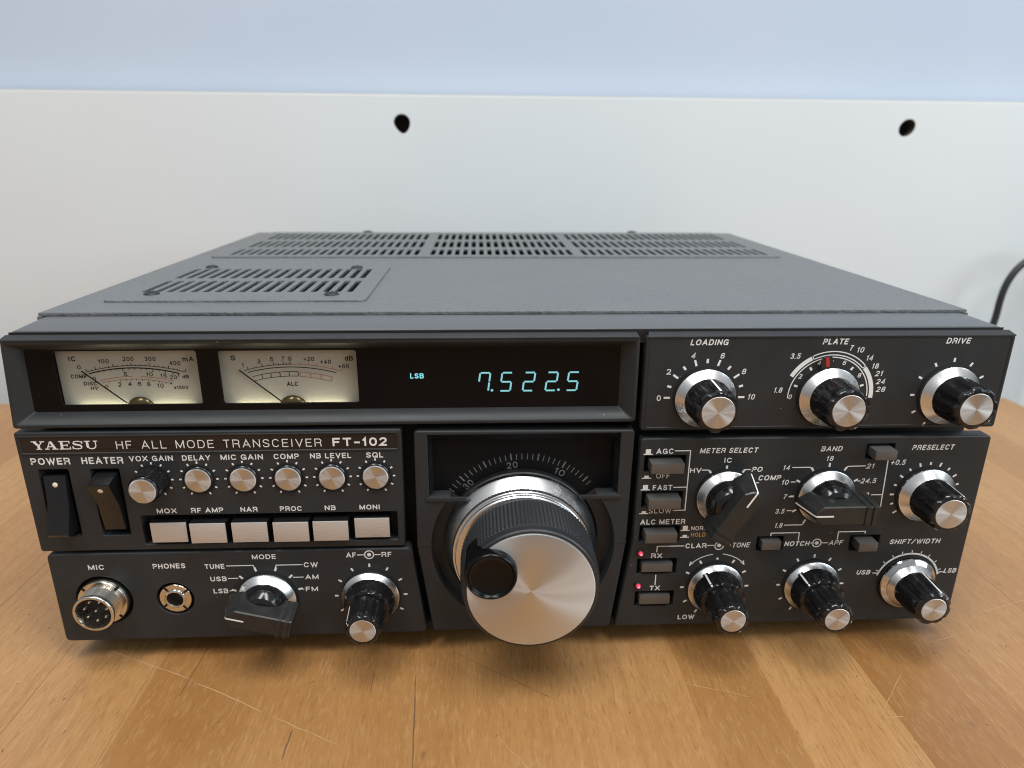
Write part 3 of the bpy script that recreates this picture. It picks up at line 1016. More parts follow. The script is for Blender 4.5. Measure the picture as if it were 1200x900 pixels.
def digit(mb, cx, cz, segs, wd=4.5, ht=7.6, t=.62, y=4.64):
    x0, x1, z0, zm, z1 = -wd / 2, wd / 2, -ht / 2, 0, ht / 2
    g = .42
    lines = {'a': ((x0 + g, z1), (x1 - g, z1)), 'b': ((x1, z1 - g), (x1, zm + g)), 'c': ((x1, zm - g), (x1, z0 + g)), 'd': ((x0 + g, z0), (x1 - g, z0)),
             'e': ((x0, zm - g), (x0, z0 + g)), 'f': ((x0, z1 - g), (x0, zm + g)), 'g': ((x0 + g, zm), (x1 - g, zm))}
    for q in segs:
        p = [(cx + a + b * .13, cz + b) for a, b in lines[q]]
        d = (Vector(p[1]) - Vector(p[0])).normalized() * .22
        mb.ribbon([(p[0][0] - d.x, p[0][1] - d.y), (p[0][0] + d.x, p[0][1] + d.y), (p[1][0] - d.x, p[1][1] - d.y), (p[1][0] + d.x, p[1][1] + d.y)], t, y)


for cx, sg in ((-13.4, 'fabc'), (-5.2, 'afgcd'), (3.3, 'abged'), (11.8, 'abged'), (19.7, 'afgcd')):
    digit(mb, cx, 107.5, sg, 3.8, 7.1, .64)
for px in (-10.5, 14.4):
    mb.disc(px, 104.2, .5, 4.64)
mb.build('frequency_readout', M['vfd'], ROOT, smooth=0)
lettering('mode_readout', ROOT, 4.64, [M['vfdlsb']], [("LSB", -38.15, 110.1, 5.0, 2.0, 'b')])

# ------------------------------------------------------------------ panels
PB = .45


def panel(name, pts, holes=(), r=1.2, y0=0.0, bev=.7, th=5.5, material='panel'):
    m = MB()
    plate(m, rpoly(pts, r, 4), holes, y0, th, bev, .3)
    return m.build(name, M[material], ROOT)


POWER = rrect(-178.0, -167.1, 48.5, 76.5, .6)
HEATER = rrect(-159.3, -148.9, 48.4, 76.4, .6)
ROW = rrect(-144.2, -47.4, 44.3, 56.7, .6)
pB = panel('control_panel', [(-183.8, 41.9), (-44.9, 41.3), (-44.4, 90.9), (-183.8, 91.3)], [POWER, HEATER, ROW])
pC = panel('control_panel', [(-182.3, .5), (-37.6, .5), (-42.4, 39.2), (-42.6, 40.4), (-182.3, 40.6)], [circle(-163.9, 19.5, 10.9), circle(-136.6, 19.4, 7.3)], 2.2)
WINH = rrect(-35.0, 38.4, 62.6, 88.4, .5)
# centre panel: one opening made of the dial window and the round well
hole = []
cx, cz, R = 1.7, 40.0, 36.3
for a in [math.radians(-270 + 38.6 + i * (360 - 77.2) / 60) for i in range(61)]:
    pass
zb = 62.6
ang = math.asin((zb - cz) / R)
hole = [(38.2, zb), (38.2, 88.3), (-34.8, 88.3), (-34.8, zb)]
n = 60
a0, a1 = math.pi - ang, 2 * math.pi + ang
hole += [(cx + R * math.cos(a0 + (a1 - a0) * i / n), cz + R * math.sin(a0 + (a1 - a0) * i / n)) for i in range(n + 1)]
pD = panel('dial_panel', [(-35.0, 1.0), (38.2, 1.0), (42.9, 41.0), (43.5, 89.4), (-39.8, 90.0), (-40.2, 41.0)], [hole], 1.6)
m = MB()
plate(m, rpoly([(45.4, 89.0), (184.0, 88.8), (184.0, 125.9), (45.4, 125.9)], 1.4, 4), (), 0, 5.5, .7, .3)
top_lip(m, 45.8, 183.7, .8, 1.6)
pE = m.build('control_panel', M['panel'], ROOT)
pF = panel('control_panel', [(40.2, 1.0), (184.0, .6), (184.1, 85.2), (46.0, 85.8), (45.6, 41.5)],
           [rrect(cx - 8.1, cx + 8.1, cz - 3.55, cz + 3.55, .3) for cx, cz in ((56.0, 75.1), (56.0, 59.8), (56.1, 44.6), (56.1, 29.6), (56.1, 14.2))] +
           [rrect(101.7 - 5.5, 101.7 + 5.5, 35.7, 42.3, .3), rrect(141 - 6.2, 141 + 6.2, 35.0, 42.1, .3), rrect(140.4 - 5.6, 140.4 + 5.6, 76.0, 82.4, .3)], 1.6)
# raised border of the upper right panel
mb = MB()
o1 = rpoly([(46.6, 90.0), (182.9, 89.8), (182.9, 125.35), (46.6, 125.35)], 1.2, 4)
mb.loft([[(p[0], -.02, p[1]) for p in o1], [(p[0], -.2, p[1]) for p in offs(o1, .15)], [(p[0], -.2, p[1]) for p in offs(o1, .35)], [(p[0], -.02, p[1]) for p in offs(o1, .5)]])
mb.build('raised_border', M['panel'], pE)

# wells behind the openings
for q in ((-145, -46.5, 5.4, 6.2, 43.5, 57.5), (-179, -147.5, 5.6, 6.2, 47.5, 77.5), (47, 65, 5.4, 6.2, 10, 80), (95, 149, 5.4, 6.2, 34, 84)):
    mb = MB()
    mb.box(*q)
    mb.build('button_well', M['matte'], ROOT, smooth=0)

# name strip
mb = MB()
o1 = rpoly([(-182.4, 82.6), (-45.6, 82.7), (-45.6, 90.0), (-182.4, 90.0)], .5, 3)
mb.loft([[(p[0], 0, p[1]) for p in o1], [(p[0], -.45, p[1]) for p in offs(o1, .15)], [(p[0], -.45, p[1]) for p in offs(o1, .4)], [(p[0], -.06, p[1]) for p in offs(o1, .6)]])
mb.add([(p[0], -.06, p[1]) for p in offs(o1, .6)], [list(range(len(o1)))], 1)
name_strip = mb.build('name_strip', [M['panel'], M['black']], pB)
lettering('lettering', name_strip, -.09, [M['white']], [("YAESU", -166.29, 86.2, 23.5, 3.3, 'S'), ("HF ALL MODE TRANSCEIVER", -111.02, 86.0, 74.3, 3.2, 'w'), ("FT-102", -59.83, 86.07, 20.04, 3.4, 'B')])

LY = -.035
# --- lettering of the lower left upper panel
mk = MB()
SK = [(-136.9, 71.7), (-120.35, 71.7), (-103.8, 71.75), (-87.25, 71.8), (-70.9, 71.9), (-54.6, 72.0)]
for c in SK:
    ticks(mk, c, [90 + k * 30 for k in range(-5, 6)], 6.3, 7.25, .6, LY)
lettering('lettering', pB, LY, [M['white']], [
    ("POWER", -172.73, 79.83, 14.05, 2.7, "b"), ("HEATER", -154.15, 79.89, 14.95, 2.7, "b"), ("VOX GAIN", -136.58, 80.45, 15.81, 2.15, "b"), ("DELAY", -120.22, 80.45, 10.23, 2.15, "b"),
    ("MIC GAIN", -103.62, 80.5, 15.49, 2.15, "b"), ("COMP", -87.30, 80.55, 9.30, 2.15, "b"), ("NB LEVEL", -70.96, 80.6, 15.2, 2.15, "b"), ("SQL", -54.61, 80.65, 6.34, 2.2, "b"),
    ("MOX", -134.13, 58.65, 7.36, 2.05, "b"), ("RF AMP", -119.04, 58.65, 12.0, 2.05, "b"), ("NAR", -103.40, 58.7, 6.39, 2.05, "b"), ("PROC", -87.64, 58.7, 8.26, 2.05, "b"), ("NB", -72.76, 58.75, 4.14, 2.05, "b"), ("MONI", -57.76, 58.8, 7.74, 2.05, "b")], mk)
# --- lower left lower panel
mk = MB()
AF = (-59.4, 19.2)
ticks(mk, AF, [-150, 180, 150, 120, 90, 60, 30, 0, -30], 13.0, 14.5, .75, LY)
MO = (-100.2, 19.2)
for pts in ([(-115, 34), (-104.6, 34), (-103.9, 32.0)], [(-115, 28.3), (-111, 28.3)], [(-115, 22.6), (-114, 22.6)], [(-85.5, 33.9), (-95.7, 33.9), (-96.4, 31.8)], [(-85.5, 28.2), (-89.6, 28.2)], [(-85.7, 22.6), (-86.6, 22.6)]):
    mk.ribbon(pts, .36, LY)
ticks(mk, MO, [106.1, 72.4, 135.5, 44.3, 164.6, 15.5], 12.6, 14.4, .8, LY - .002)
mk.ribbon([(-63.9, 37.75), (-61.0, 37.75)], .4, LY)
mk.ribbon([(-57.2, 37.75), (-54.7, 37.75)], .4, LY)
mk.arc(-59.2, 37.75, 1.75, 0, 360, .45, LY)
mk.disc(-59.2, 37.75, .8, LY)
lettering('lettering', pC, LY, [M['white']], [
    ("MIC", -164.50, 34.6, 6.10, 2.2, "b"), ("PHONES", -136.83, 34.5, 12.4, 2.2, "b"), ("MODE", -100.03, 37.8, 9.25, 2.1, "b"), ("TUNE", -119.45, 33.9, 7.6, 2.15, "b"), ("USB", -118.64, 28.2, 6.3, 2.15, "b"),
    ("LSB", -118.42, 22.6, 5.7, 2.15, "b"), ("CW", -82.21, 33.8, 5.5, 2.2, "b"), ("AM", -82.27, 28.2, 5.2, 2.15, "b"), ("FM", -82.74, 22.6, 4.8, 2.15, "b"), ("AF", -66.25, 37.8, 3.8, 2.2, "b"), ("RF", -52.37, 37.75, 3.9, 2.2, "b")], mk)
# --- upper right panel
KX = (80.8, 121.1, 162.0)
LO, PL, DR = (68.6, 102.2), (115.6, 102.3), (162.3, 102.4)
mk = MB()
ticks(mk, LO, [180, 144, 108, 72, 36, 0], 12.9, 15.3, .8, LY)
ticks(mk, LO, [162, 126, 90, 54, 18], 13.4, 15.0, .85, LY)
ticks(mk, DR, [90 + k * 30 for k in range(-5, 6)], 12.9, 14.5, .8, LY)
P = PL
mk.arc(P[0], P[1], 15.2, 183, -3, .4, LY)
mk.arc(P[0], P[1], 16.75, 152, 118, 1.6, LY)
mk.arc(P[0], P[1], 16.75, 41, -3, 1.6, LY)
mk.arc(P[0], P[1], 17.4, 116.5, 42, .4, LY)
mk.arc(P[0], P[1], 16.1, 116.5, 42, .4, LY)
ticks(mk, P, [116.4, 42.3], 15.9, 17.6, .35, LY)
ticks(mk, P, [162, 126, 90, 54, 18], 12.6, 14.0, .8, LY)
lettering('lettering', pE, LY, [M['white']], [
    ("LOADING", 68.7, 123.5, 14.3, 2.2, "bi"), ("PLATE", 115.7, 123.5, 9.9, 2.2, "bi"), ("DRIVE", 162.30, 123.55, 9.54, 2.2, "bi"),
    ("0", 51.47, 102.1, 1.5, 2.2, "b"), ("2", 54.48, 112.37, 1.6, 2.1, "b"), ("4", 63.21, 118.44, 1.90, 2.1, "bi"), ("6", 74.00, 118.36, 1.91, 2.1, "bi"), ("8", 82.65, 112.26, 1.93, 2.1, "bi"), ("10", 86.6, 102.27, 3.0, 2.15, "bi"),
    ("1.8", 96.52, 104.84, 3.5, 2.1, "bi"), ("3.5", 101.34, 118.04, 4.1, 2.1, "bi"), ("7", 121.95, 121.04, 1.61, 2.1, "bi"), ("10", 125.55, 120.27, 3.0, 2.05, "bi"), ("14", 129.57, 117.12, 2.93, 2.05, "bi"),
    ("18", 132.25, 113.98, 2.88, 2.05, "bi"), ("21", 134.20, 111.00, 3.1, 2.05, "bi"), ("24", 135.43, 107.86, 3.7, 2.05, "bi"), ("28", 135.98, 104.79, 3.74, 2.05, "bi"),
    ("0", 101.45, 102.1, 1.5, 1.8, "bi"), ("2", 104.3, 110.2, 1.5, 1.75, "bi"), ("4", 110.7, 115.3, 1.6, 1.7, "bi"), ("6", 120.2, 115.3, 1.6, 1.7, "bi"), ("8", 126.75, 110.4, 1.6, 1.75, "bi"), ("10", 128.8, 101.6, 2.4, 1.7, "bi")], mk)
# --- lower right panel
mk = MB()
BA, MS, PR, CL, NO, SH = (121.1, 60.5), (80.6, 60.9), (161.8, 60.4), (80.8, 19.4), (121.1, 19.5), (162.0, 19.6)


def ln(*pts, wd=.4):
    mk.ribbon(list(pts), wd, LY)


ln((59.3, 80.6), (65.45, 80.6), (65.45, 55.0), (60.6, 55.0))
ln((60.0, 65.1), (65.3, 65.1))
for bx, bz, up in ((47.3, 79.3, 1), (47.3, 69.2, 0), (47.2, 64.2, 1), (47.3, 53.8, 0), (64.5, 45.9, 1), (64.6, 42.8, 0)):
    mk.ribbon([(bx, bz), (bx + 3.6, bz)], .42, LY)
    mk.ribbon([(bx + 1.8, bz), (bx + 1.8, bz + (2.1 if up else 1.1))], 2.0 if up else 1.7, LY - .002)
ln((66.6, 38.85), (55.6, 38.85), (55.6, 36.2))
ln((76.0, 38.8), (79.6, 38.8))
mk.disc(80.9, 38.8, .85, LY)
mk.arc(80.9, 38.6, 1.75, 0, 360, .45, LY)
ln((82.8, 38.8), (85.6, 38.8))
ln((56.0, 25.6), (56.0, 20.8))
ln((70.6, 72.3), (73.2, 72.3), (74.0, 71.3)); ln((89.9, 72.25), (87.3, 72.25), (86.6, 71.2)); ln((92.4, 66.5), (93.8, 66.5))
ticks(mk, MS, [122, 91, 58.5, 27.5], 11.4, 13.2, .8, LY - .002)
mk.arc(CL[0], CL[1], 15.4, 97.5, 134, .34, LY)
mk.arc(CL[0], CL[1], 15.4, 82.5, 46, .34, LY)
for sgn in (1, -1):
    bx, bz = CL[0] - sgn * 10.6, CL[1] + 11.2
    mk.add([(bx - sgn * .9, LY, bz - 1.4), (bx - sgn * .5, LY, bz + .9), (bx + sgn * 1.1, LY, bz + .3)], [(0, 1, 2)])
ticks(mk, CL, [120, 60, 150, 30, 180, 0, -150, -120], 12.7, 14.3, .8, LY)
mk.disc(CL[0], CL[1] + 13.2, .5, LY)
ticks(mk, NO, [90 + k * 30 for k in range(-5, 6)], 12.7, 14.2, .75, LY)
ln((101.6, 42.6), (101.6, 43.9), (113.2, 43.9), (113.2, 40.4)); ln((118.5, 38.95), (120.0, 38.95)); ln((122.8, 38.95), (125.8, 38.95))
mk.disc(121.1, 38.95, .8, LY)
mk.arc(121.1, 38.95, 1.75, 0, 360, .45, LY)
ln((129.4, 40.4), (129.4, 43.9), (140.5, 43.9), (140.5, 42.9))
for pts in ([(106.3, 72.85), (113.5, 72.85), (114.3, 71.9)], [(106.5, 66.6), (108.5, 66.6)], [(106.5, 60.2), (107.0, 60.2)], [(106.6, 53.95), (108.6, 53.95)], [(106.5, 47.45), (113.8, 47.45), (114.5, 48.6)],
            [(135.6, 73.1), (128.5, 73.0), (127.9, 72.0)], [(134.6, 66.55), (133.4, 66.55)], [(140.0, 60.4), (144.4, 60.4)], [(144.2, 75.3), (144.8, 54.8)]):
    ln(*pts)
ticks(mk, BA, [90, 120, 60, 151, 29, 181, 210, 240, 0], 12.4, 14.1, .8, LY - .002)
ticks(mk, PR, [180, 144, 108, 72, 36, 0, -36, 216], 12.5, 14.2, .75, LY)
ticks(mk, PR, [162, 126, 90, 54, 18, -18, 198], 12.7, 13.9, .75, LY)
mk.arc(SH[0], SH[1], 13.4, 166, 14, .75, LY)
ticks(mk, SH, [157, 139, 122, 106, 90, 74, 58, 41, 23], 13.4, 15.0, .35, LY)
ln((146.9, 24.1), (148.6, 24.1), (149.1, 22.9)); ln((177.3, 24.0), (175.6, 24.0), (175.1, 22.9))
lettering('lettering', pF, LY, [M['white'], M['orange']], [
    ("METER SELECT", 80.51, 80.5, 23.0, 2.15, "bi"), ("BAND", 120.92, 80.6, 8.8, 2.1, "bi"), ("PRESELECT", 161.40, 80.65, 17.1, 2.2, "bi"),
    ("AGC", 55.56, 80.5, 6.7, 2.2, "b"), ("OFF", 55.58, 70.1, 5.36, 2.1, "t"), ("FAST", 55.74, 65.1, 7.7, 2.2, "b"), ("SLOW", 55.56, 54.9, 8.9, 2.15, "t"), ("ALC METER", 57.02, 50.0, 18.0, 2.25, "b"),
    ("NOR.", 71.42, 46.8, 5.4, 1.85, "t"), ("HOLD", 71.83, 43.9, 5.9, 1.85, "to"), ("CLAR", 71.41, 38.8, 8.6, 2.2, "b"), ("TONE", 89.9, 38.75, 7.6, 2.2, "i"), ("RX", 55.69, 34.56, 4.54, 2.2, "b"), ("TX", 55.97, 19.32, 4.19, 2.2, "b"),
    ("LOW", 70.29, 4.8, 7.1, 2.2, "b"), ("IC", 80.54, 76.35, 3.1, 2.1, "b"), ("HV", 68.22, 72.25, 4.46, 2.1, "b"), ("PO", 92.50, 72.3, 4.54, 2.1, "bi"), ("COMP", 97.9, 68.6, 9.3, 2.2, "bi"),
    ("18", 120.84, 76.5, 3.1, 2.05, "bi"), ("14", 104.13, 72.8, 3.1, 2.05, "bi"), ("10", 104.38, 66.5, 3.1, 2.1, "bi"), ("7", 105.15, 60.2, 1.62, 2.05, "bi"), ("3.5", 103.97, 53.75, 4.0, 2.1, "bi"), ("1.8", 104.28, 47.4, 3.4, 2.1, "bi"),
    ("21", 137.57, 73.0, 3.4, 2.1, "bi"), ("24.5", 137.96, 66.6, 6.5, 2.1, "bi"), ("28", 137.4, 60.4, 3.8, 2.1, "bi"), ("+0.5", 148.52, 74.4, 6.3, 2.2, "bi"), ("NOTCH", 112.95, 38.85, 10.6, 2.15, "bi"), ("APF", 129.12, 38.9, 6.1, 2.15, "i"),
    ("SHIFT/WIDTH", 162.3, 38.8, 21.5, 2.2, "bi"), ("USB", 143.08, 24.6, 6.1, 2.15, "bi"), ("LSB", 180.10, 24.55, 5.6, 2.15, "bi")], mk)

# ------------------------------------------------------------------ rocker switches


def rocker(cx, prof, dotz, doto, slope):
    m = MB()
    W2 = 3.9
    m.loft([[(cx - W2, -o, z) for o, z in prof], [(cx + W2, -o, z) for o, z in prof]], 0, True, True)
    r = m.build('rocker_switch', M['rocker'], ROOT, smooth=20, bevel=.25)
    m = MB()
    m.lathe([(.95, 0), (.95, .12), (.6, .3)], 20)
    d = m.build('indicator_dot', M['dot'], r, (cx, -doto, dotz))
    d.rotation_euler = (slope, 0, 0)
    return r


rocker(-172.4, [(-4, 73.6), (.4, 74.0), (1.6, 63.0), (5.6, 52.2), (5.0, 51.0), (-4, 50.4)], 70.6, .8, math.radians(-6))
rocker(-154.0, [(-4, 75.4), (6.0, 73.0), (6.2, 72.3), (2.0, 62.4), (.4, 51.3), (-4, 50.4)], 70.0, 5.25, math.radians(22))

# ------------------------------------------------------------------ push buttons
for bx, out in ((-133.9, .9), (-118.9, 2.0), (-103.3, 1.9), (-87.7, 2.2), (-72.7, 2.0), (-57.2, .1)):
    m = MB()
    m.box(-6.75, 6.75, -out, 5.2, -4.4, 4.2, 0)
    b = m.build('push_button', M['black'], ROOT, (bx, 0, 50.1), smooth=0)
    m = MB()
    m.box(-6.7, 6.7, -.55, 0, -4.25, 4.1)
    m.build('button_face', M['button'], b, (bx, -out - .01, 50.1), bevel=.22)
for bx, bz, hw, hh, out in ((56.0, 75.1, 6.35, 2.1, 4.4), (56.0, 60.0, 6.35, 2.15, 4.2), (55.8, 44.9, 6.3, 2.1, 4.2), (56.0, 29.5, 6.3, 1.95, 1.0), (56.1, 14.2, 6.35, 2.1, .9),
                            (101.5, 39.2, 3.9, 2.0, 2.0), (140.2, 39.1, 3.9, 1.95, 4.4), (140.2, 79.4, 4.2, 1.9, 4.6)):
    m = MB()
    m.box(-hw, hw, -out, 5, -hh, hh)
    m.build('square_key', M['key'], ROOT, (bx, 0, bz), bevel=.22)
for lz in (36.3, 21.1):
    m = MB()
    m.lathe([(1.45, 0), (1.45, .5), (1.2, .9)], 20, 0)
    m.lathe([(1.05, .7), (.95, 1.3), (.7, 1.75), (.3, 1.95)], 20, 1)
    m.disc(0.05, .05, .55, -2.0, 2, 12)
    m.build('indicator_light', [M['matte'], M['led'], M['ledcore']], ROOT, (48.85, 0, lz))

# ------------------------------------------------------------------ knobs


def flutes(n, depth, sharp=2.2, phase=0.0):
    def f(a, out):
        t = math.cos(n * (a - phase))
        return 1 - depth * max(0.0, (t - .0)) ** .8 if t > 0 else 1.0
    return f


def skirt(parent, at, r_out=11.4, r_in=8.6, o0=.6, o1=2.0, o2=4.6, material='steel'):
    m = MB()
    m.lathe([(r_out + .45, .05), (r_out + .45, .5), (r_out - .6, .55)], 72, 1, cap1=False)
    m.lathe([(r_out - .3, .5), (r_out, .8), (r_out, o1 - .2), (r_out - .25, o1), (r_in + .2, o2), (r_in - .3, o2 + .05), (r_in - .6, o2 - 1)], 72, 0)
    return m.build('skirt', [M[material], M['matte']], parent, at, smooth=25)


def pointer(parent, at, ang, pts, wd=.75):
    """white index line running out along the side of a grip: pts = (radius, out)"""
    m = MB()
    a = math.radians(ang)
    ux, uz, tx_, tz = math.cos(a), math.sin(a), -math.sin(a), math.cos(a)
    vs = []
    for r, o in pts:
        for s in (-1, 1):
            for dr in (-.25, .05):
                vs.append(((r + dr) * ux + s * wd / 2 * tx_, -o, (r + dr) * uz + s * wd / 2 * tz))
    fs = []
    for i in range(len(pts) - 1):
        k = i * 4
        fs += [(k + 1, k + 3, k + 7, k + 5), (k, k + 1, k + 5, k + 4), (k + 2, k + 6, k + 7, k + 3)]
    k = (len(pts) - 1) * 4
    fs += [(k, k + 1, k + 3, k + 2), (0, 2, 3, 1)]
    m.add(vs, fs)
    return m.build('index_line', M['white'], parent, at, smooth=0)


def cap(parent, at, r, out, material='spun'):
    m = MB()
    m.lathe([(r, out - .6), (r, out - .12), (r - .15, out)], 64)
    return m.build('cap', M[material], parent, at, smooth=30)


def big_knob(c, ang, label, L=16.3):
    at = (c[0], 0, c[1])
    m = MB()
    ph = math.radians(ang + 22.5)
    fl = flutes(8, .10, phase=ph)

    def ff(a, out):
        k = max(0, min(1, (out - 5.0) / 2.0))
        return 1 - (1 - fl(a, out)) * k
    m.lathe([(8.75, 3.5), (8.7, 4.6), (8.5, 6), (8.45, 8), (8.3, 11), (8.15, L - 1.6), (8.05, L - .9), (7.6, L - .25), (6.9, L), (6.1, L), (6.05, L - .7)], 128, flute=lambda a, o: ff(a, o) if o < L - .05 else 1)
    k = m.build('rotary_knob', M['knob'], ROOT, at, smooth=32)
    k['label'] = label
    skirt(k, at)
    cap(k, at, 6.0, L + .12)
    pointer(k, at, ang, [(8.62, 5.0), (8.47, 8), (8.32, 11), (8.1, L - 1.0), (7.3, L - .1)])
    return k


big_knob(LO, 88, 'fluted black knob under the word LOADING')
kp = big_knob(PL, -62, 'fluted black knob with a red pointer under the word PLATE')
big_knob(DR, -38, 'fluted black knob under the word DRIVE')
big_knob(PR, 60, 'fluted black knob under the word PRESELECT', 16.6)
# pointer tab of the plate knob
m = MB()
a = math.radians(101)


def pol(r, t):
    return (r * math.cos(a + math.radians(t)), r * math.sin(a + math.radians(t)))


tab = [pol(11.0, 16), pol(11.0, -16), pol(13.4, -9.5), pol(15.9, -6.5), pol(15.9, 6.5), pol(13.4, 9.5)]
m.loft([[(p[0], -1.0, p[1]) for p in tab], [(p[0], -1.7, p[1]) for p in tab]], 0, True, True)
m.ribbon([pol(12.3, 0), pol(16.0, 0)], 1.15, -1.76, 1)
m.build('pointer_tab', [M['clear'], M['red']], kp, (PL[0], 0, PL[1]), smooth=0)


def dual_knob(c, a_out, a_in, L, label):
    at = (c[0], 0, c[1])
    m = MB()
    fl = flutes(9, .055, phase=math.radians(a_out + 20))
    m.lathe([(9.9, 3.5), (9.85, 4.8), (9.6, 7), (9.2, 10.0), (8.9, 10.7), (8.3, 11.0), (6.5, 11.0)], 128, flute=lambda a, o: fl(a, o) if 5.0 < o < 10.9 else 1)
    # tab on the rim of the outer grip
    a = math.radians(a_out)
    q = []
    for r, t in ((8.6, 11), (8.6, -11), (10.7, -6), (10.7, 6)):
        q.append((r * math.cos(a + math.radians(t)), r * math.sin(a + math.radians(t))))
    m.loft([[(p[0], -3.8, p[1]) for p in q], [(p[0] * .93, -10.4, p[1] * .93) for p in q]], 0, True, True)
    k = m.build('dual_knob', M['knob'], ROOT, at, smooth=32)
    k['label'] = label
    skirt(k, at, 11.4, 9.7, o2=3.9)
    pointer(k, at, a_out, [(10.7, 4.2), (10.0, 10.0), (9.2, 10.9)], .7)
    m = MB()
    fi = flutes(9, .085, phase=math.radians(a_in + 20))
    m.lathe([(7.2, 10.8), (7.15, 12.0), (7.0, 15), (6.8, 19), (6.7, L - 1), (6.3, L - .3), (5.7, L), (4.9, L), (4.85, L - .6)], 128, flute=lambda a, o: fi(a, o) if 11.5 < o < L - .05 else 1)
    g = m.build('inner_grip', M['knob'], k, at, smooth=32)
    cap(g, at, 4.85, L + .1)
    pointer(g, at, a_in, [(7.15, 12.2), (7.0, 15), (6.8, 19), (6.6, L - .8), (5.9, L - .05)], .65)
    return k


dual_knob(CL, 124, -58, 22.4, 'stacked pair of black knobs under the word CLAR')
dual_knob(NO, 132, -12, 23.2, 'stacked pair of black knobs between NOTCH and APF')
dual_knob(AF, 218, 152, 22.5, 'stacked pair of black knobs under AF and RF')

# shift / width: chrome flange with a fluted knob on it
at = (SH[0], 0, SH[1])
m = MB()
fl = flutes(8, .08, phase=math.radians(75 + 22.5))
L = 19.0
m.lathe([(8.1, 4.6), (8.05, 6.2), (7.9, 9), (7.7, 13), (7.5, L - 1.6), (7.3, L - .8), (6.6, L - .2), (5.9, L), (5.15, L), (5.1, L - .6)], 128, flute=lambda a, o: fl(a, o) if 6.0 < o < L - .05 else 1)
k = m.build('dual_knob', M['knob'], ROOT, at, smooth=32)
k['label'] = 'single black knob on a mirror bright flange under SHIFT/WIDTH'
cap(k, at, 5.05, L + .1)
m = MB()
m.lathe([(9.9, 2.6), (9.85, 3.3), (8.2, 5.6), (7.6, 5.7)], 72)
m.build('skirt', M['steel'], k, at, smooth=25)
m = MB()
m.lathe([(12.2, .05), (12.3, .6), (12.1, .9)], 72, 1, cap1=False)
m.lathe([(11.6, .6), (11.75, 1.3), (11.5, 1.8), (9.9, 3.0), (9.0, 3.0)], 96)
m.build('flange', [M['chrome'], M['matte']], k, at, smooth=25)
pointer(k, at, 74, [(8.1, 5.6), (7.95, 9), (7.75, 13), (7.45, L - 1), (6.4, L - .1)], .7)


def selector(c, ang, label):
    at = (c[0], 0, c[1])
    a = math.radians(ang)
    ux, uz = math.cos(a), math.sin(a)

    def W(u, v, out):
        return (u * ux - v * uz, -out, u * uz + v * ux)
    m = MB()
    m.lathe([(9.0, 3.5), (8.95, 4.6), (8.6, 6.5), (7.8, 8.6), (6.6, 10.2), (5.0, 11.0)], 64, 1)
    # bar: outline in (u along the pointing axis, v across) at base and at the front
    base = [(-12.6, -4.2), (9.2, -4.4), (13.4, -2.0), (14.2, 0), (13.4, 2.0), (9.2, 4.4), (-12.6, 4.2)]
    mid = [(-12.8, -4.1), (8.9, -4.2), (12.6, -1.7), (13.3, 0), (12.6, 1.7), (8.9, 4.2), (-12.8, 4.1)]
    front = [(-12.9, -3.75), (8.6, -3.8), (11.0, -1.5), (11.6, 0), (11.0, 1.5), (8.6, 3.8), (-12.9, 3.75)]
    fr2 = [(-12.6, -3.4), (8.4, -3.4), (10.6, -1.3), (11.1, 0), (10.6, 1.3), (8.4, 3.4), (-12.6, 3.4)]
    m.loft([[W(u, v, 5.2) for u, v in base], [W(u, v, 9.5) for u, v in mid], [W(u, v, 16.2) for u, v in front], [W(u, v, 16.7) for u, v in fr2]], 0, True, True)
    k = m.build('selector_knob', [M['selector'], M['knob']], ROOT, at, smooth=25)
    k['label'] = label
    # two ribs near the tail
    m = MB()
    for u0 in (-11.0, -8.3):
        q = [W(u0 - .85, -4.45, 0), W(u0 + .85, -4.45, 0), W(u0 + .85, 4.45, 0), W(u0 - .85, 4.45, 0)]
        m.loft([[(p[0], -5.6, p[2]) for p in q], [(p[0] * 1.0, -16.0, p[2]) for p in [W(u0 - .85, -4.15, 0), W(u0 + .85, -4.15, 0), W(u0 + .85, 4.15, 0), W(u0 - .85, 4.15, 0)]],
                [(p[0], -17.15, p[2]) for p in [W(u0 - .7, -3.7, 0), W(u0 + .7, -3.7, 0), W(u0 + .7, 3.7, 0), W(u0 - .7, 3.7, 0)]]], 0, True, True)
    m.build('grip_rib', M['selector'], k, at, smooth=20)
    skirt(k, at, 11.4, 9.0)
    m = MB()
    pts = [(14.25, 5.6), (13.35, 9.5), (11.65, 16.2), (11.1, 16.78), (4.6, 16.78)]
    vs = []
    for u, o in pts:
        vs += [W(u + .03, -.33, o + .02), W(u + .03, .33, o + .02)]
    m.add(vs, [(2 * i, 2 * i + 1, 2 * i + 3, 2 * i + 2) for i in range(len(pts) - 1)])
    m.build('index_line', M['white'], k, at, smooth=0)
    return k


selector(MO, 165, 'bar shaped selector knob under the word MODE')
selector(MS, 59.5, 'bar shaped selector knob tilted towards PO under METER SELECT')
selector(BA, 180, 'bar shaped selector knob lying level under the word BAND')

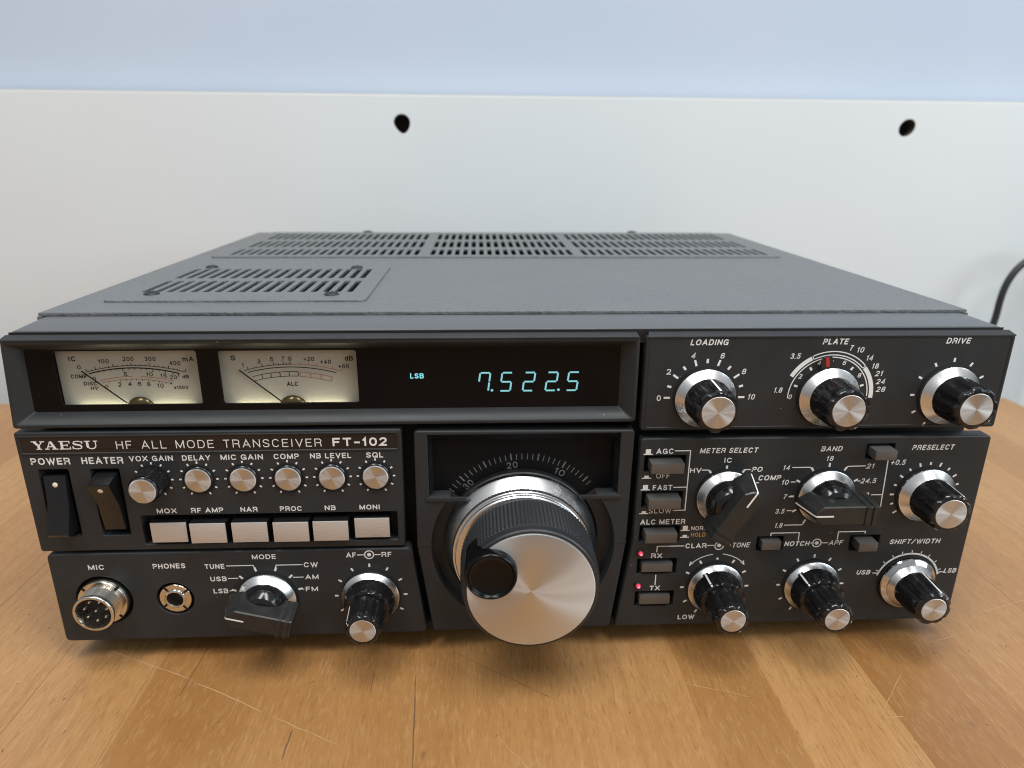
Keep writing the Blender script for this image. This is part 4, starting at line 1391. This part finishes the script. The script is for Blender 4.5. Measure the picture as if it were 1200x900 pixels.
# small knurled knobs
for i, c in enumerate(SK):
    at = (c[0], 0, c[1])
    L = 9.6 if i == 0 else 1.6
    m = MB()
    kn = lambda a, o: 1 + .022 * (1 if int(a / (2 * math.pi) * 112) % 2 else -1)
    m.lathe([(5.6, -3.0), (5.6, L - 1.7), (5.45, L - 1.4)], 112, 0, flute=kn, cap1=False)
    m.lathe([(5.2, L - 1.5), (5.2, L - 1.2), (4.9, L - .9)], 64, 0)
    m.lathe([(6.35, .02), (6.3, .12)], 48, 1)
    k = m.build('knurled_knob', [M['black'], M['matte']], ROOT, at, smooth=25)
    m = MB()
    m.lathe([(4.85, L - 1.1), (4.8, L - .2), (4.5, L)], 64)
    m.build('cap', M['spun'], k, at, smooth=30)

# ------------------------------------------------------------------ microphone socket and headphone jack
at = (-163.9, 0, 19.5)
m = MB()
m.lathe([(10.8, -4.5), (10.8, -4.4)], 48, 1)
hexr = lambda a, o: 1.0
m.lathe([(9.6, -4), (9.6, 1.2), (9.3, 1.7), (7.6, 1.8)], 64, 0, cap1=False)
thr = []
for i in range(15):
    thr += [(7.55, 1.6 + i * .38), (7.2, 1.79 + i * .38)]
thr += [(7.3, 7.4), (7.65, 7.5), (7.75, 7.8), (7.65, 8.6), (7.2, 8.9), (6.7, 8.8), (6.55, 8.2), (6.5, 1.0)]
m.lathe(thr, 64, 0, cap1=False)
mic = m.build('microphone_socket', [M['nickel'], M['matte']], ROOT, at, smooth=50)
m = MB()
for t in (30, 120, 210, 300):
    t = math.radians(t + 15)
    q = [(8.0 * math.cos(t) - .5 * math.sin(t), 8.0 * math.sin(t) + .5 * math.cos(t)), (8.0 * math.cos(t) + .5 * math.sin(t), 8.0 * math.sin(t) - .5 * math.cos(t)),
         (9.7 * math.cos(t) + .5 * math.sin(t), 9.7 * math.sin(t) - .5 * math.cos(t)), (9.7 * math.cos(t) - .5 * math.sin(t), 9.7 * math.sin(t) + .5 * math.cos(t))]
    m.loft([[(p[0], -.5, p[1]) for p in q], [(p[0], -1.85, p[1]) for p in q]], 0, True, True)
m.build('nut_notch', M['matte'], mic, at, smooth=0)
m = MB()
m.lathe([(6.6, 1.2), (6.55, 2.2)], 48)
m.build('insulator', M['black'], mic, at)
for i in range(8):
    t = math.radians(115 + i * 51.4)
    r = 0 if i == 7 else 4.3
    m = MB()
    m.lathe([(.55, 1.5), (.55, 6.6), (.3, 7.1)], 12)
    m.build('pin', M['nickel'], mic, (at[0] + r * math.cos(t), 0, at[2] + r * math.sin(t)))
at = (-136.6, 0, 19.4)
m = MB()
m.lathe([(7.2, -4.5), (7.2, -4.4)], 48, 1)
m.lathe([(6.3, -4), (6.3, -.6), (6.1, -.3), (4.1, -.25), (4.0, .4), (3.7, .6), (3.3, .5), (3.1, .0), (3.0, -4)], 64, 0, cap1=False)
jack = m.build('headphone_jack', [M['nickel'], M['matte']], ROOT, at, smooth=30)
m = MB()
for t in (45, 135, 225, 315):
    t = math.radians(t - 8)
    q = [(4.2, .45), (4.2, -.45), (6.5, -.45), (6.5, .45)]
    q = [(u * math.cos(t) - v * math.sin(t), u * math.sin(t) + v * math.cos(t)) for u, v in q]
    m.loft([[(p[0], 2.0, p[1]) for p in q], [(p[0], .2, p[1]) for p in q]], 0, True, True)
m.build('nut_notch', M['matte'], jack, at, smooth=0)
m = MB()
m.disc(0, 0, 3.05, 3.4)
m.build('jack_bore', M['matte'], jack, at, smooth=0)

# ------------------------------------------------------------------ main tuning dial
DC = (1.7, 40.0)
# scale disc behind the panel
m = MB()
m.box(-40.5, 41.5, 8.5, 9.4, -20, 51)
dial = m.build('dial_scale', M['dialback'], ROOT, (DC[0], 0, DC[1]), smooth=0)
mk = MB()
for u in range(4, 35):
    a = 97.7 + (u - 20) * 3.5
    big = u % 5 == 0
    ticks(mk, DC, [a], 34.0, 36.9 if big else 36.5, .55 if big else .30, 8.45)
tx = []
for u in (10, 20, 30):
    a = 97.7 + (u - 20) * 3.5
    t = math.radians(a)
    tx.append((str(u), DC[0] + 31.9 * math.cos(t), DC[1] + 31.9 * math.sin(t), 4.3, 2.7, 't', a - 90))
lettering('dial_marks', dial, 8.45, [M['white2']], tx, mk)
# frame inside the window and its clear pane
m = MB()
o1 = [(-34.6, 62.8), (38.0, 62.8), (38.0, 88.1), (-34.6, 88.1)]
o2 = [(-33.3, 63.6), (36.9, 63.6), (36.9, 84.6), (-33.3, 84.6)]
m.loft([[(p[0], .8, p[1]) for p in o1], [(p[0], 1.2, p[1]) for p in o1], [(p[0], 4.0, p[1]) for p in o2], [(p[0], 8.2, p[1]) for p in o2]][1:])
keep = MB()
for f, mi_ in zip(m.f, m.m):
    if all(m.v[i][2] < 64.5 for i in f):
        continue
    keep.add([m.v[i] for i in f], [tuple(range(len(f)))], 0)
keep.build('window_frame', M['black'], pD, smooth=0, recalc=False)
# two ledges under the window
for q in ((-36.0, -20.5), (23.6, 39.4)):
    m = MB()
    m.box(*q, -.7, .4, 60.9, 62.45)
    m.build('window_ledge', M['panel'], pD, bevel=.2)
# crease across the lower part of the dial panel
for q in ((-40.0, -35.0), (38.6, 42.8)):
    m = MB()
    m.box(*q, -.18, .1, 41.1, 41.45)
    m.build('panel_crease', M['panel'], pD, smooth=0)
# well of the round opening
m = MB()
m.lathe([(36.25, -.5), (36.25, -6.3), (30.5, -6.35)], 96, cap1=False)
keep = MB()
for f in m.f:
    if all(m.v[i][2] + DC[1] < 62.4 for i in f):
        keep.add([m.v[i] for i in f], [tuple(range(len(f)))], 0)
keep.build('dial_well', M['panel'], pD, (DC[0], 0, DC[1]), recalc=False)

at = (DC[0] - .8, 0, DC[1])
KT = (DC[0] + 1.0, 0, DC[1] - .1)
m = MB()                                     # rubber grip with square knurls
N = 104


def knurl(a, o):
    return 1.0


loops = []
rows = [9.0 + i * .8 for i in range(22)]
prof = [(24.9, 7.6), (25.2, 8.2)]
for i, o in enumerate(rows):
    prof.append((25.2 - i * .012, o))
prof += [(24.7, 26.6), (24.7, 27.4), (24.5, 28.4), (24.0, 28.9), (23.2, 29.0), (23.0, 28.6)]
m2 = []
for r, o in prof:
    lp = []
    body = 8.5 < o < 26.2
    row = int(round((o - 9.0) / .8)) if body else 0
    for j in range(N * 2):
        t = 2 * math.pi * j / (N * 2)
        d = 0.0
        if body and (j % 2 == 0) and (row % 2 == 0):
            d = .6
        lp.append(((r + d) * math.cos(t), -o, (r + d) * math.sin(t)))
    m2.append(lp)
m.loft(m2, 0, False, True)
knob = m.build('tuning_knob', M['rubber'], ROOT, KT, smooth=20)
knob['label'] = 'large round tuning knob with brushed metal face and ribbed rubber grip'
m = MB()
m.lathe([(30.0, -4.2), (30.2, -3.4), (30.2, -1.4), (29.9, -.9), (27.0, 3.0), (27.1, 3.2)], 128, 0, cap1=False)
m.lathe([(27.1, 3.2), (27.1, 5.2)], 240, 0, flute=lambda a, o: 1 + .009 * (1 if int(round(a / (2 * math.pi) * 240)) % 2 else -1), cap1=False)
m.lathe([(27.1, 5.2), (26.9, 5.5), (26.3, 5.7), (26.1, 7.0), (25.7, 7.5), (24.8, 7.7)], 128, 0)
m.build('skirt', M['steel'], knob, at, smooth=25)
m = MB()
m.lathe([(30.3, -8.0), (30.4, -4.6), (30.0, -4.2), (26, -4.2)], 96)
m.build('dial_collar', M['rubber'], knob, at)
m = MB()
m.lathe([(23.2, 28.4), (23.2, 29.0), (23.0, 29.4), (22.6, 29.6)], 128)
m.build('face_disc', M['faced'], knob, KT, smooth=30)
# finger spinner: a short drum with a hollow in its end
fc = (DC[0] - 13.4, 0, DC[1] + 8.3)
m = MB()
pr = [(9.35, 20.0), (9.35, 30.6), (9.2, 32.4), (8.95, 33.0), (8.6, 33.2), (8.25, 33.0), (8.0, 32.5)]
for i in range(1, 9):
    t = i / 8
    pr.append((8.0 * math.cos(t * math.pi / 2) + .02, 32.5 - 1.5 * math.sin(t * math.pi / 2)))
m.lathe(pr, 64)
m.build('finger_grip', M['gloss'], knob, fc, smooth=40)

flush_lettering()
